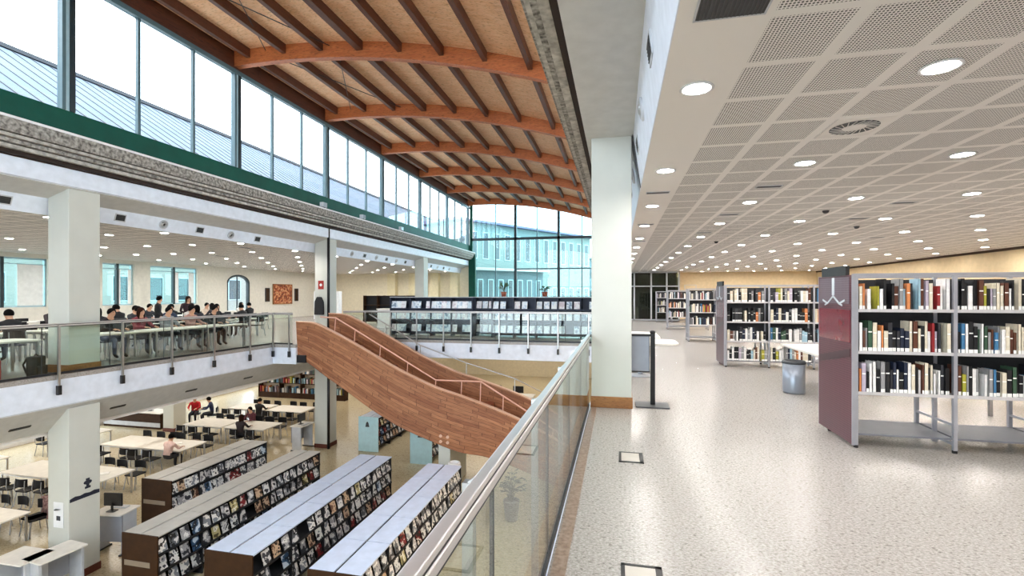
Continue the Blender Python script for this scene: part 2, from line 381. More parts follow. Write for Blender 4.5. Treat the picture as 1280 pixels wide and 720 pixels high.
column(-.405, 17.6, 0, 4.14, 'pale square column at the near end of the bridge'); column(-.405, 27.6, 0, 4.14, 'pale square column beyond the bridge, hidden behind the near one')
column(-.405, 7.45, ZL, -.67, 'pale column below the near gallery column', base='red')
pipe = MB().tube([(-11.83, 17.82, -.0), (-11.83, 17.82, 4.5)], .055, 10); tag(pipe.build('drainpipe', BLACK, None, True), 'black drainpipe running down the second opposite column', 'pipe', kind='structure')
pipe = MB().tube([(-11.83, 17.82, ZL), (-11.83, 17.82, -.7)], .055, 10); tag(pipe.build('drainpipe', BLACK, None, True), 'black drainpipe on the lower part of the second column', 'pipe', kind='structure')

# ------------------------------------------------------------------ left gallery edge beam, ledge, clerestory
s = MB().prism([(XL, 4.13), (XL, 4.52), (-12.6, 4.52), (-12.55, 3.9)], 'y', YB, YF)
struct(s, 'beam_opposite', LAV, 'bluish white edge beam over the opposite gallery', 'beam')
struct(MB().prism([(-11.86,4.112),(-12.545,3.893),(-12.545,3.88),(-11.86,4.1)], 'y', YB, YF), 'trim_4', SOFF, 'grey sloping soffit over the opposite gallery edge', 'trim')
struct(MB().prism([(-12.5, 3.9), (-12.62, 3.53), (-12.63, 3.53), (-12.75, 3.64), (-12.75, 3.95)], 'y', YB, YF), 'bulkhead_opposite', LAV, 'white bulkhead with air nozzles over the opposite gallery', 'bulkhead')
GAPM = mat('dark_recess', '2c1d16', .9)
def ledge(sign, xe, xo, name, lab):
    """concrete gutter with stepped mouldings; xe edge of the beam, xo outer lip over the void"""
    dx = xo - xe
    s = MB()
    def seg(za, zb_, t, m): s.box(min(xe - dx*.6, xe + dx*t), max(xe - dx*.6, xe + dx*t), YB, YF, za, zb_, m)
    seg(4.52, 4.60, .30, 3); seg(4.60, 4.67, .55, 1); seg(4.67, 4.69, .45, 3); seg(4.69, 4.76, .74, 0); seg(4.76, 4.78, .64, 3)
    seg(4.78, 4.84, .90, 1); seg(4.84, 4.86, .82, 3); seg(4.86, 5.12, 1.0, 0); seg(5.12, 5.17, 1.04, 2)
    return struct(s, name, [CONC, CONC2, WHITE, GAPM], lab, 'ledge')
ledge(1, XL, -11.35, 'cornice_opposite', 'weathered concrete ledge with mouldings under the green clerestory band')
s = MB().box(-11.86, -11.79, YB, YF, 4.50, 4.56); struct(s, 'trim_5', mat('rust_gap', '3a241a', .9), 'dark recess line under the opposite concrete ledge', 'trim')
struct(MB().box(-12.0, XL, YB, YF, 5.1, 5.77), 'wall_clerestory', GREEN, 'dark green metal band under the clerestory glass', 'wall')
# clerestory posts, head and panes
PITCH = 4.78; Y0 = 12.9
main = [Y0 + PITCH*k for k in range(-3, 6)]
ZT = 8.74
n = 0
for y in main:
    s = MB().box(XL-.12, XL+.03, y-.13, y-.06, 5.77, ZT, 1).box(XL-.1, XL, y-.06, y+.03, 5.77, ZT, 2).box(XL-.12, XL+.03, y+.03, y+.13, 5.77, ZT, 0)
    n += 1; struct(s, 'trim_%d' % (10+n), [MULLD, MULL, MULLL], 'main clerestory post under the %s roof arch from the front' % ORD[n-1], 'window post')
    for j in (1, 2):
        yy = y + PITCH*j/3
        if yy > YF: continue
        struct(MB().box(XL-.08, XL+.01, yy-.035, yy+.035, 5.77, ZT), 'trim_%d' % (30+n*2+j), MULL, 'slim clerestory mullion, %s of the %s clerestory bay' % (ORD[j-1], ORD[n-1]), 'mullion')
struct(MB().box(XL-.12, XL+.04, YB, YF, ZT-.03, ZT+.1), 'trim_6', MULL, 'blue grey head rail over the clerestory glass', 'trim')
for k, y in enumerate(main):
    for j in range(3):
        a, b = y + PITCH*j/3, y + PITCH*(j+1)/3
        if a > YF - .3: continue
        struct(MB().box(XL-.05, XL-.04, a+.03, min(b, YF)-.03, 5.77, ZT), 'window_%d' % (1 + k*3 + j), GLASSW, 'clerestory pane, %s in the %s bay from the front' % (ORD[j], ORD[k]), 'window')
# ------------------------------------------------------------------ roof
def zb(x): return 8.96 - .0182 * (x + 10.8) ** 2      # underside of the arches
XS = [XL - .1 + (XR + .25 - XL + .1) * i / 24 for i in range(25)]
for k, y in enumerate(main):
    s = MB().strip([(x, zb(x)) for x in XS], [(x, zb(x) + .5) for x in XS], 'y', y-.11, y+.11)
    struct(s, 'roof_beam', BEAM, 'curved laminated timber roof arch, %s from the front of the hall' % ORD[k], 'beam')
struct(MB().strip([(x, zb(x) + .47) for x in XS], [(x, zb(x) + .68) for x in XS], 'y', YB, YF + .3), 'roof_deck', PLY, 'pale plywood roof deck between the timber arches', 'roof')
for k in range(9):
    x = -11.3 + 1.28*k; w_ = .13 if k != 3 else .2
    s = MB()
    for i in range(len(main) - 1):
        s.box(x - w_/2, x + w_/2, main[i] + .11, main[i+1] - .11, zb(x) + .19, zb(x) + .52)
    s.box(x - w_/2, x + w_/2, YB, main[0] - .11, zb(x) + .19, zb(x) + .52)
    struct(s, 'roof_purlin', PURL, 'dark timber purlin, %s from the clerestory glass' % ORD[k], 'purlin')
struct(MB().box(XL-.14, XL-.02, YB, YF, ZT+.1, zb(XL) + .7), 'fascia_clerestory', PURL, 'dark brown board between clerestory head and roof deck', 'fascia')
# thin steel ties under the deck
for k, y in enumerate(main[2:5]):
    s = MB()
    for a, b in (((-10.6, y - 4.5), (-8.4, y - .2)), ((-8.4, y - 4.5), (-10.6, y - .2))):
        s.tube([(a[0], a[1], zb(a[0]) + .3), (b[0], b[1], zb(b[0]) + .3)], .014, 6)
    struct(s, 'tie_rod', DSTEEL, 'crossed thin steel ties in the %s roof bay in view' % ORD[k], 'tie rod')
# ------------------------------------------------------------------ right edge: beam, ledge, clerestory above
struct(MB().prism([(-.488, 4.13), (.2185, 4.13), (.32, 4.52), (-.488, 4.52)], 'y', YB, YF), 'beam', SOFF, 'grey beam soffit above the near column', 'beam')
ledge(-1, -.488, -1.02, 'cornice', 'weathered concrete ledge beside the near beam, against the timber roof')
struct(MB().prism([(.2185, 4.13), (.327, 3.35), (.334, 3.35), (.45, 3.5), (.45, 4.3)], 'y', YB, YF), 'bulkhead', LAV, 'bluish white sloping bulkhead above the gallery edge', 'bulkhead')
struct(MB().box(-.5, -.38, YB, YF, 5.1, 5.7), 'wall_clerestory_near', GREEN, 'green metal band above the near concrete ledge', 'wall')
for k, y in enumerate(main):
    struct(MB().box(-.5, -.36, y-.1, y+.1, 5.7, 7.3), 'trim_%d' % (60+k), MULL, 'post of the near clerestory, %s from the front' % ORD[k], 'window post')
struct(MB().box(-.45, -.44, YB, YF, 5.7, 7.3), 'window_60', GLASSW, 'clerestory glass above the near ledge', 'window')
# dark joint on the sloping bulkhead at the column
struct(MB().prism([(.21, 4.13), (.32, 3.34), (.328, 3.34), (.222, 4.13)], 'y', 7.40, 7.47), 'trim_7', DGREY, 'dark joint line across the sloping bulkhead beside the column', 'trim')
# ------------------------------------------------------------------ ceilings
struct(MB().box(.334, XRW, YB, YF, 3.35, 3.45), 'ceiling', CEIL, 'perforated white tile ceiling with round downlights', 'ceiling')
struct(MB().box(XLW, -12.63, YB, YF, 3.53, 3.63), 'ceiling_opposite', CEILL, 'pale ceiling with downlights over the opposite reading area', 'ceiling')
# ------------------------------------------------------------------ outer walls
struct(MB().box(XRW, XRW+.2, YB, YF, 0, 3.35), 'wall_right', BEIGE, 'beige wall at the right behind the bookcases', 'wall')
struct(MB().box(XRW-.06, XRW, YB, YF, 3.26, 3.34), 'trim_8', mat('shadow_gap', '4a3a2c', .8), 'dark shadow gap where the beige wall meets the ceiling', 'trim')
struct(MB().box(-.4, XRW, 36.0, 36.2, 0, 3.35), 'wall_back', BEIGE, 'beige wall at the far end of the bookcase gallery', 'wall')
struct(MB().box(XLW, XL, YF, YF+.2, 0, 5.1), 'wall_end_opposite', mat('warm_wall', 'f1e6cb', .7), 'warm lit end wall of the opposite gallery', 'wall')
struct(MB().box(XLW, XRW, YF, YF+.2, ZL, -.6), 'wall_end_lower', mat('cream_wall', 'ded2b6', .7), 'cream end wall of the lower level', 'wall')
struct(MB().box(XLW, XL, YB-.2, YB, ZL, 9.6).box(XR, XRW, YB-.2, YB, ZL, 9.6).box(XL, XR, YB-.2, YB, ZL, -1.5), 'wall_rear', WHITE, 'white wall behind the viewer', 'wall')
struct(MB().box(XRW, XRW+.2, YB, YF, ZL, -.6), 'wall_right_lower', BEIGE, 'beige lower wall under the near gallery', 'wall')
s = MB()
for x in (-11.7, -8.0, -4.5, -.6): s.box(x-.1, x+.1, YB-.12, YB, -1.5, zb(x) + .5)
s.box(-11.8, XR, YB-.1, YB, 3.0, 3.2).box(-11.8, XR, YB-.1, YB, 6.1, 6.3)  # unseen glazing, added so daylight reaches the faces turned to the viewer
o = struct(s, 'window_95', MULLD, 'glazed gable added at the near end of the hall for daylight, behind the viewer', 'window')
MB().strip([(x, -1.5) for x in XS], [(x, zb(x) + .6) for x in XS], 'y', YB-.06, YB-.05).build('pane', GLASSW, o)
# left outer wall with window openings (upper: 1.2-3.2, lower: near floor to ceiling)
BLIND = mat('white_blind', 'f4f6f4', .8)
wins = [(6.2, 8.4), (9.4, 11.6), (13.2, 16.4), (18.72, 20.3), (21.2, 24.2)]
s = MB(); y = YB
for a, b in wins:
    s.box(XLW-.25, XLW, y, a, 0, 3.53); s.box(XLW-.25, XLW, a, b, 0, 1.2); s.box(XLW-.25, XLW, a, b, 3.34, 3.53); y = b
s.box(XLW-.25, XLW, y, 26.45, 0, 3.53); s.box(XLW-.25, XLW, 28.4, YF, 0, 3.53); s.box(XLW-.25, XLW, 26.45, 28.4, 0, .7); s.box(XLW-.25, XLW, 26.45, 28.4, 3.15, 3.53)
# arched head of the last opening
arc = [(27.42 + .98*math.cos(t), 2.55 + .55*math.sin(t)) for t in [PI*i/12 for i in range(13)]]
s.prism([(26.45, 2.55)] + [(26.45, 3.15), (27.42, 3.15)] + arc[6:], 'x', XLW-.25, XLW); s.prism([(28.4, 2.55)] + arc[:7] + [(27.42, 3.15), (28.4, 3.15)], 'x', XLW-.25, XLW)
struct(s, 'wall_left', mat('left_wall_paint', 'e4dfd2', .7), 'pale outer wall of the opposite gallery with tall windows', 'wall')
for k, (a, b) in enumerate(wins):
    f = MB().box(XLW-.2, XLW-.1, a, a+.07, 1.2, 3.34).box(XLW-.2, XLW-.1, b-.07, b, 1.2, 3.34).box(XLW-.2, XLW-.1, a, b, 1.2, 1.27).box(XLW-.2, XLW-.1, a, b, 3.27, 3.34).box(XLW-.2, XLW-.1, a, b, 3.05, 3.09)
    f.box(XLW-.2, XLW-.06, (a+b)/2-.06, (a+b)/2+.06, 1.2, 3.34, 1)
    o = struct(f, 'window_%d' % (70+k), [MULLL, MULLD], 'turquoise window of the opposite reading area, %s from the front' % ORD[k], 'window')
    MB().box(XLW-.16, XLW-.15, a, b, 1.2, 3.34).build('pane', TEAL, o)
    q = (b-a)/2
    for u, v in (((.08, .62), (1.30, 1.92)) if k < 3 else ((1.02, 1.2), (1.62, 1.9))): MB().box(XLW-.1, XLW-.09, a + q*u + .05, a + q*v, 1.27, 3.05).build('roller_blind', BLIND, o)
s = MB(); arcf = [(27.42 + .98*math.cos(t), 2.55 + .55*math.sin(t)) for t in [PI*i/14 for i in range(15)]]
arci = [(27.42 + .86*math.cos(t), 2.55 + .43*math.sin(t)) for t in [PI*i/14 for i in range(15)]]
s.strip(arci, arcf, 'x', XLW-.18, XLW+.02).box(XLW-.18, XLW+.02, 28.28, 28.4, .7, 2.55).box(XLW-.18, XLW+.02, 26.45, 26.52, .7, 2.55).box(XLW-.14, XLW-.08, 27.38, 27.44, .7, 2.98)
o = struct(s, 'window_80', MULLD, 'arched window with a black frame at the far end of the opposite gallery', 'window')
MB().prism([(26.5, .7), (28.35, .7)] + [(p[0], p[1]) for p in arci], 'x', XLW-.12, XLW-.11).build('pane', GLASSW, o)
# lower left wall: strip glazing
s = MB().box(XLW-.25, XLW, YB, YF, ZL, ZL+.4).box(XLW-.25, XLW, YB, YF, -1.9, -1.34)
for k in range(13): s.box(XLW-.25, XLW, -4 + k*3.3, -3.3 + k*3.3, ZL+.4, -1.9)
struct(s, 'wall_left_lower', WHITE, 'white lower outer wall with tall glazing', 'wall')
struct(MB().box(XLW-.16, XLW-.15, YB, YF, ZL+.4, -1.9), 'window_81', GLASSW, 'lower reading room glazing along the outer wall', 'window')

# ------------------------------------------------------------------ far glazed gable
zg = YF
posts = [(-11.67, .22, MULLD), (-8.0, .2, MULLD), (-4.55, .2, MULLD), (-1.0, .2, MULLD)]
k = 0
for x, w_, m_ in posts:
    k += 1; struct(MB().box(x-w_/2, x+w_/2, zg-.1, zg+.1, 0, zb(x) + .5), 'trim_%d' % (80+k), GREEN if x < -11 else MULLD, 'dark post of the far glazed gable, %s from the left' % ORD[k-1], 'window post')
for j, x in enumerate((-9.63, -6.26, -2.75)):
    struct(MB().box(x-.035, x+.035, zg-.05, zg+.05, 0, zb(x) + .5), 'trim_%d' % (90+j), MULL, 'slim mullion of the far glazed gable, %s from the left' % ORD[j], 'mullion')
struct(MB().box(-11.8, -11.25, zg-.35, zg-.1, 0, 5.0), 'trim_94', GREEN, 'wide dark green pilaster at the corner of the far glazed gable', 'pilaster')
struct(MB().box(-11.7, XR, zg-.1, zg+.06, 6.12, 6.32), 'trim_95', MULLD, 'dark transom across the far glazed gable', 'trim')
struct(MB().box(-8.0, XR, zg-.04, zg+.04, 3.75, 3.85), 'trim_96', MULL, 'slim lower rail across the far glazed gable', 'trim')
struct(MB().box(-11.7, XR, zg-.01, zg, 0, 6.2), 'window_90', TEAL, 'turquoise lower glazing of the far gable', 'window')
s = MB(); A = [(x, 6.2) for x in XS if x > -11.8]; B = [(x, zb(x) + .6) for x in XS if x > -11.8]
struct(s.strip(A, B, 'y', zg-.01, zg), 'window_91', glass('pale_turquoise_glass', 'd3f0f5'), 'upper glazing of the far gable under the last arch', 'window')
# ------------------------------------------------------------------ outside
s = MB(); za, zb2 = 7.0, 10.8
s.prism([(-16, 7.0), (-22, 10.8), (-22, 10.6), (-16, 6.8)], 'y', -6, 60)
for i in range(110):
    y = -6 + i*.6; s.prism([(-16, 7.0), (-22, 10.8), (-22, 10.825), (-16, 7.025)], 'y', y, y+.05, 1)
s.box(-22.2, -21.9, -6, 60, 10.8, 10.95, 1)
o = s.build('neighbour_roof', [METROOF, mat('zinc_seam', '20272e', .6, 0)]); tag(o, 'standing seam metal roof outside the clerestory windows', 'roof', kind='structure')
struct(MB().box(-90, 60, -40, 130, ZL-1.4, ZL-1.2), 'ground_outside', mat('paving_outside', '8d8f8c', .8), 'paving around the building outside', 'ground')
DPANE = mat('dark_pane', '39474d', .1)
def facade(p, q, z0, z1, depth, nwin, label, wall, roofm, rows):
    p, q = Vector(p), Vector(q); d = (q - p); L = d.length; d.normalize(); nrm = Vector((d.y, -d.x))
    o = thing('building', label, 'building', (p.x, p.y, ZL-1.2), math.atan2(d.y, d.x))
    H0 = z0 - (ZL-1.2); H1 = z1 - (ZL-1.2)
    MB().box(0, L, 0, depth, 0, H1).build('wall', wall, o)
    MB().prism([(-.6, H1), (depth+.4, H1), (depth+.4, H1+.35), (-.6, H1+.2)], 'x', -.4, L+.4).build('roof', roofm, o)
    for r, (a, b) in enumerate(rows):
        for i in range(nwin):
            x0 = L*(i+.18)/nwin; x1 = L*(i+.72)/nwin
            MB().box(x0, x1, -.06, .02, a-(ZL-1.2), b-(ZL-1.2)).box(x0+.08, x1-.08, -.075, -.06, a-(ZL-1.2)+.08, b-(ZL-1.2)-.08, 1).build('window', [MULLL, DPANE], o)
    return o
EXTW = mat('pale_render', '74817f', .8); EXTW2 = mat('grey_render', '62737a', .8)
facade((-14.5, 41.5), (-3.4, 59), 0, 8.6, 6, 14, 'pale two storey wing beyond the far glazed gable, seen at its left', EXTW, mat('lilac_roof_edge', '6d6880', .7), ((5.2, 7.8), (-1, 2.6)))
facade((-9.5, 72), (12, 76), 0, 7.2, 8, 9, 'distant block beyond the far glazed gable, behind the wing', EXTW2, mat('grey_roof_edge', '8b9092', .7), ((4.0, 6.0), (.4, 2.6)))
facade((-14.2, 40.0), (-7.4, 47.5), 0, 4.0, .8, 9, 'low covered walkway with a white roof edge beyond the far glass', EXTW2, mat('white_roof_edge', 'b4babd', .7), ((.2, 3.2),))
facade((-46, 2), (-40, 45), 0, 5, 8, 16, 'pale block outside the left windows', mat('pale_stone_outside', '8f918c', .8), mat('grey_roof_edge_b', '8b9092', .7), ((1.2, 3.4), (-3.4, -1.2)))
# ------------------------------------------------------------------ downlights, grilles, nozzles
def downlight(label, r=.105):
    o = thing('downlight', label, 'ceiling light', (0,0,0), 0, 'ceiling downlights')
    MB().lathe([(r, 0), (r+.022, -.004), (r+.024, -.012), (r, -.014), (r-.006, -.004), (r-.006, 0)], 24).build('trim_ring', WHITE, o, True)
    MB().disc(r-.004, -.006, 24).build('diffuser', DIFF, o); return o
dl = downlight('x'); used = False
XR_ROWS = [.6 + 1.64*i for i in range(8)]; YR = [3.98 - 2.54*2 + 2.54*i for i in range(15)]
RN = ['plain strip beside bulkhead'] + ['%s row from bulkhead' % ORD[i] for i in range(1, 8)]
for i, x in enumerate(XR_ROWS):
    for j, y in enumerate(YR):
        if y > 35.6 or x > 12.7: continue
        if y < 1.3: continue
        lab = 'lit round downlight, near ceiling, %s, %s from the viewer' % (RN[i], ORD[j-1])
        if not used: dl.location = (x, y, 3.35); dl['label'] = lab; dl['group'] = 'downlights of the near ceiling'; used = True
        else: dup(dl, (x, y, 3.35), label=lab, group='downlights of the near ceiling')
XL_ROWS = [-12.87, -14.9, -16.9, -18.9, -20.9, -23.0]; YLR = [5.6 + 2.87*i for i in range(11)]
for i, x in enumerate(XL_ROWS):
    for j, y in enumerate(YLR):
        if y > 36.8: continue
        dup(dl, (x, y, 3.53), label='lit round downlight across the void, %s row behind the bulkhead, %s from the front' % (ORD[i], ORD[j]), group='downlights of the opposite ceiling')

def grille(w, d, n, label, loc):
    o = thing('ceiling_grille', label, 'vent', loc)
    MB().box(-w/2, w/2, -d/2, -d/2+.012, -.009, 0).box(-w/2, w/2, d/2-.012, d/2, -.009, 0).box(-w/2, -w/2+.012, -d/2, d/2, -.009, 0).box(w/2-.012, w/2, -d/2, d/2, -.009, 0).build('frame', LGREY, o)
    s = MB().box(-w/2+.012, w/2-.012, -d/2+.012, d/2-.012, -.006, 0, 1)
    for i in range(n):
        x = -w/2 + .02 + (w-.04)*(i+.5)/n; s.box(x-.003, x+.003, -d/2+.012, d/2-.012, -.009, -.006)
    s.build('slats', [DGREY, BLACK], o); return o
grille(.40, .34, 16, 'slatted air grille at the top edge of the picture, in the plain ceiling strip', (.63, 2.84, 3.35))
g = grille(.36, .14, 14, 'dark slot grille in the plain ceiling strip just beyond the near column', (.61, 7.9, 3.35))
for k, (x, y, t) in enumerate(((.61, 11.4, 'second slot grille beyond the column in the plain ceiling strip'), (.61, 14.9, 'third slot grille beyond the column in the plain ceiling strip'), (2.2, 7.82, 'slot grille between the first two downlights of the second row'), (2.17, 10.35, 'slot grille further along the second row of downlights'),
        (4.97, 11.5, 'dark slot in the ceiling over the second bookcase'), (7.1, 15.4, 'dark slot in the ceiling towards the beige wall'), (4.9, 9.7, 'dark slot above the near bookcase'), (2.17, 13.2, 'slot grille above the third bookcase'))):
    dup(g, (x, y, 3.35), label=t)
for k, (x, y) in enumerate(((-13.9, 9.9), (-13.9, 15.6), (-13.9, 21.4), (-17.9, 18.6), (-15.9, 24.3))):
    dup(g, (x, y, 3.53), PI/2, label='dark slot in the opposite ceiling, %s from the front' % ORD[k], scale=(1.6, 1.2, 1))
o = thing('swirl_diffuser', 'round swirl air diffuser with dark radial slots in a ceiling tile', 'vent', (2.23, 5.24, 3.35))
MB().rslab(-.24, .24, -.27, .27, -.006, 0, .01).build('plate', CEILP, o)
MB().lathe([(.10, -.0075), (.205, -.0075), (.205, -.006), (.10, -.006)], 32).build('slot_ring', BLACK, o)
s = MB()
for k in range(20):
    a = 2*PI*k/20; s.bar((.10*math.cos(a), .10*math.sin(a), -.010), (.2*math.cos(a+.35), .2*math.sin(a+.35), -.010), .006, .004)
s.build('blade', CEILP, o)
MB().lathe([(.0, -.016), (.07, -.015), (.10, -.008), (.10, -.006)], 28).build('hub', CEILP, o, True)
for k, (x, y) in enumerate(((3.9, 10.3), (5.5, 12.8), (7.1, 10.2), (2.9, 15.5))):
    q = thing('smoke_detector', 'small dark smoke detector on the near ceiling, %s from the viewer' % ORD[k], 'detector', (x, y, 3.35))
    MB().lathe([(0, -.05), (.04, -.05), (.055, -.02), (.06, 0)], 16).build('body', DGREY, q, True); MB().lathe([(0, -.058), (.02, -.056), (.025, -.05)], 12).build('lens', BLACK, q)

def nozzle(label):
    o = thing('air_nozzle', label, 'vent')
    MB().lathe([(.13, 0), (.13, .02), (.105, .035), (.085, .02), (.085, 0)], 20).build('ring', LGREY, o, True)
    MB().lathe([(.085, .004), (.085, .016), (.05, .05), (.045, .05), (.04, .01)], 20).build('jet', STEEL, o, True)
    MB().disc(.082, .004, 20).build('throat', BLACK, o); return o
def vent(label):
    o = thing('wall_vent', label, 'vent')
    MB().box(-.14, .14, -.10, .10, 0, .012).build('frame', LGREY, o)
    s = MB().box(-.115, .115, -.075, .075, .012, .014, 1)
    for i in range(5): s.box(-.115, .115, -.07+.03*i, -.062+.03*i, .012, .02)
    s.build('slats', [DGREY, BLACK], o); return o
nz0 = nozzle('round air nozzle on the opposite bulkhead'); vt0 = vent('rectangular vent on the opposite bulkhead')
aL = math.atan2(3.9-3.53, -12.5+12.62)      # slope of the opposite bulkhead face
def place_face(src, side, y, z, label, group):
    """set a fitting (local z = outward normal) on a bulkhead face"""
    if side == 'L':
        t = (z-3.53)/(3.9-3.53); x = -12.62 + .12*t; nrm = Vector((.37, 0, -.12)).normalized()
    else:
        t = (z-3.35)/(4.13-3.35); x = .327 - .1085*t; nrm = Vector((-.78, 0, -.1085)).normalized()
    r = dup(src, (x, y, z), label=label, group=group); q = nrm.to_track_quat('Z', 'Y'); r.rotation_mode = 'QUATERNION'; r.rotation_quaternion = q; return r
ys = [7.44 + 1.2*i for i in range(7)] + [20.82, 22.0, 23.2, 24.35, 25.55, 26.75, 29.6, 30.8, 32.0, 33.2, 34.4]
for i, y in enumerate(ys):
    if i % 2 == 0: place_face(vt0, 'L', y, 3.72, 'dark rectangular vent on the opposite white bulkhead, %s fitting from the front' % ORD[i], 'bulkhead vents')
    else: place_face(nz0, 'L', y, 3.72, 'round air nozzle on the opposite white bulkhead, %s fitting from the front' % ORD[i], 'bulkhead nozzles')
for i, y in enumerate((4.19, 5.52, 6.83, 8.6, 9.9, 11.2, 12.6)):
    if i % 2 == 0: place_face(vt0, 'R', y, 3.8, 'rectangular vent on the near sloping bulkhead, %s fitting from the viewer' % ORD[i], 'near bulkhead vents')
    else: place_face(nz0, 'R', y, 3.8, 'round air nozzle on the near sloping bulkhead, %s fitting from the viewer' % ORD[i], 'near bulkhead nozzles')
for src in (nz0, vt0):
    for c in list(src.children): bpy.data.objects.remove(c)
    bpy.data.objects.remove(src)
sv = MB().rslab(-.19, .19, -.035, .035, 0, .012, .02).mesh('soffit_slot', BLACK)
for k, y in enumerate((5.2, 6.9, 8.9, 11.0, 13.2)):
    q = bpy.data.objects.new('soffit_slot', sv); COL.objects.link(q); q.location = (-12.2, y+.6, -1.06); q.rotation_mode = 'QUATERNION'
    n_ = Vector((.66, 0, -.7)).normalized(); xa = Vector((0, 1, 0)); q.rotation_quaternion = Matrix((xa, n_.cross(xa), n_)).transposed().to_quaternion()
    tag(q, 'dark slot in the grey soffit under the opposite gallery, %s from the front' % ORD[k], 'vent', 'soffit slots')
# floodlights on the concrete ledge
for k, y in enumerate((17.0, 20.0, 24.0)):
    q = thing('floodlight', 'small floodlight on the opposite concrete ledge, %s from the front' % ORD[k], 'floodlight', (-11.5, y, 5.1))
    MB().box(-.05, .05, -.02, .02, 0, .16).build('bracket', DSTEEL, q); MB().box(-.09, .07, -.14, .14, .14, .32).build('housing', LGREY, q, bevel=.01); MB().box(.07, .075, -.12, .12, .16, .30).build('lens', GLASSW, q)

# ------------------------------------------------------------------ balustrades
def balustrade(name, label, pts, posts, joints, outward, band=False, railmat=STEELP, group=None):
    """pts: plan polyline of the glass; posts / joints: list of (x, y, (dx, dy) outward)"""
    o = thing(name, label, 'railing', (pts[0][0], pts[0][1], 0)); ox, oy = pts[0]
    L = [(x-ox, y-oy) for x, y in pts]
    top, grv, low, gsk = MB(), MB(), MB(), MB()
    for (x0, y0), (x1, y1) in zip(L[:-1], L[1:]):
        top.bar((x0, y0, 1.105), (x1, y1, 1.105), .046, .022); grv.bar((x0, y0, 1.089), (x1, y1, 1.089), .036, .012)
        low.bar((x0, y0, 1.067), (x1, y1, 1.067), .052, .032); gsk.bar((x0, y0, 1.046), (x1, y1, 1.046), .040, .014)
    h = low.build('handrail', railmat, o, bevel=.006); top.build('cap', railmat, h, bevel=.006); grv.build('groove', BLACK, h); gsk.build('gasket', BLACK, h)
    for i in range(len(L)-1):
        a, b = Vector(L[i]), Vector(L[i+1]); d = (b-a); n = max(1, round(d.length/1.36)); u = d.normalized()
        for k in range(n):
            p = a + d*(k/n) + u*.006; q = a + d*((k+1)/n) - u*.006
            MB().bar((p.x, p.y, .55), (q.x, q.y, .55), .014, 1.0).build('glass_panel', GLASS, o)
            if k: c_ = a + d*(k/n); MB().box(c_.x-.008, c_.x+.008, c_.y-.004, c_.y+.004, .05, 1.04).build('seal', DGREY, o)
        MB().bar((a.x, a.y, .04), (b.x, b.y, .04), .03, .05).build('base_rail', DSTEEL, o)
    for x, y, (dx, dy) in posts:
        x -= ox; y -= oy
        p = MB().box(x+dx*.05-.02, x+dx*.05+.02, y+dy*.05-.02, y+dy*.05+.02, -.38, 1.06).bar((x+dx*.05, y+dy*.05, 1.05), (x, y, 1.09), .02, .02).build('post', STEEL, o)
        MB().box(x+dx*.05-.035, x+dx*.05+.035, y+dy*.05-.035, y+dy*.05+.035, -.42, -.22).build('clamp', BLACK, p)
    return o
balustrade('glass_railing', 'near glass railing with steel handrail along the edge of the gallery floor',
    [(XR, -3.81), (XR, 7.15), (XR, 7.44)], [(XR-.02, 1.62+1.37*k, (-1, 0)) for k in range(-3, 5)], None, -1)
balustrade('glass_railing', 'long glass railing with steel posts along the opposite gallery', [(XL+.03, -2), (XL+.03, YS-.03), (-11.0, YS-.03)],
    [(XL+.03, 7.89-1.36*k, (1, 0)) for k in range(1, 5)] + [(XL+.03, y, (1, 0)) for y in (7.89, 9.24, 10.55, 11.93, 13.34, 14.4)] + [(-11.1, YS-.03, (0, -1))], None, 1)
balustrade('glass_railing', 'glass railing with steel posts across the front of the far bridge', [(-10.35, 16.55), (-9.75, YG-.03), (XR-.1, YG-.03)],
    [(-9.75 + 1.09*k, YG-.03, (0, -1)) for k in range(0, 9)], None, 1)

# ------------------------------------------------------------------ timber staircase
def crv(pts, n=40):
    """smooth (Catmull-Rom) resample of an X-Z profile"""
    P = [Vector(p) for p in pts]; P = [P[0]*2-P[1]] + P + [P[-1]*2-P[-2]]; out = []
    for i in range(1, len(P)-2):
        for k in range(6):
            t = k/6; a, b, c, d = P[i-1], P[i], P[i+1], P[i+2]
            out.append(.5*((2*b) + (-a+c)*t + (2*a-5*b+4*c-d)*t*t + (-a+3*b-3*c+d)*t**3))
    out.append(P[-2]); return [(p.x, p.y) for p in out]
st = thing('staircase', 'timber staircase with curved plank stringers descending from the opposite gallery', 'staircase', (-10.9, 14.6, ZL))
top = crv([(-10.96,.78),(-10.3,.74),(-9.7,.52),(-8.8,.10),(-7.9,-.36),(-7.04,-.79),(-5.9,-1.26),(-5.0,-1.52),(-4.0,-1.83),(-3.0,-2.2),(-2.0,-2.68),(-.9,-3.25),(.3,-3.9)])
bot = crv([(-10.9,-.38),(-10.3,-.74),(-9.75,-1.10),(-9.2,-1.42),(-8.1,-2.1),(-7.1,-2.62),(-6.0,-3.02),(-5.0,-3.32),(-4.05,-3.42),(-3.0,-3.72),(-2.0,-4.1),(-.9,-4.55),(.3,-4.69)])
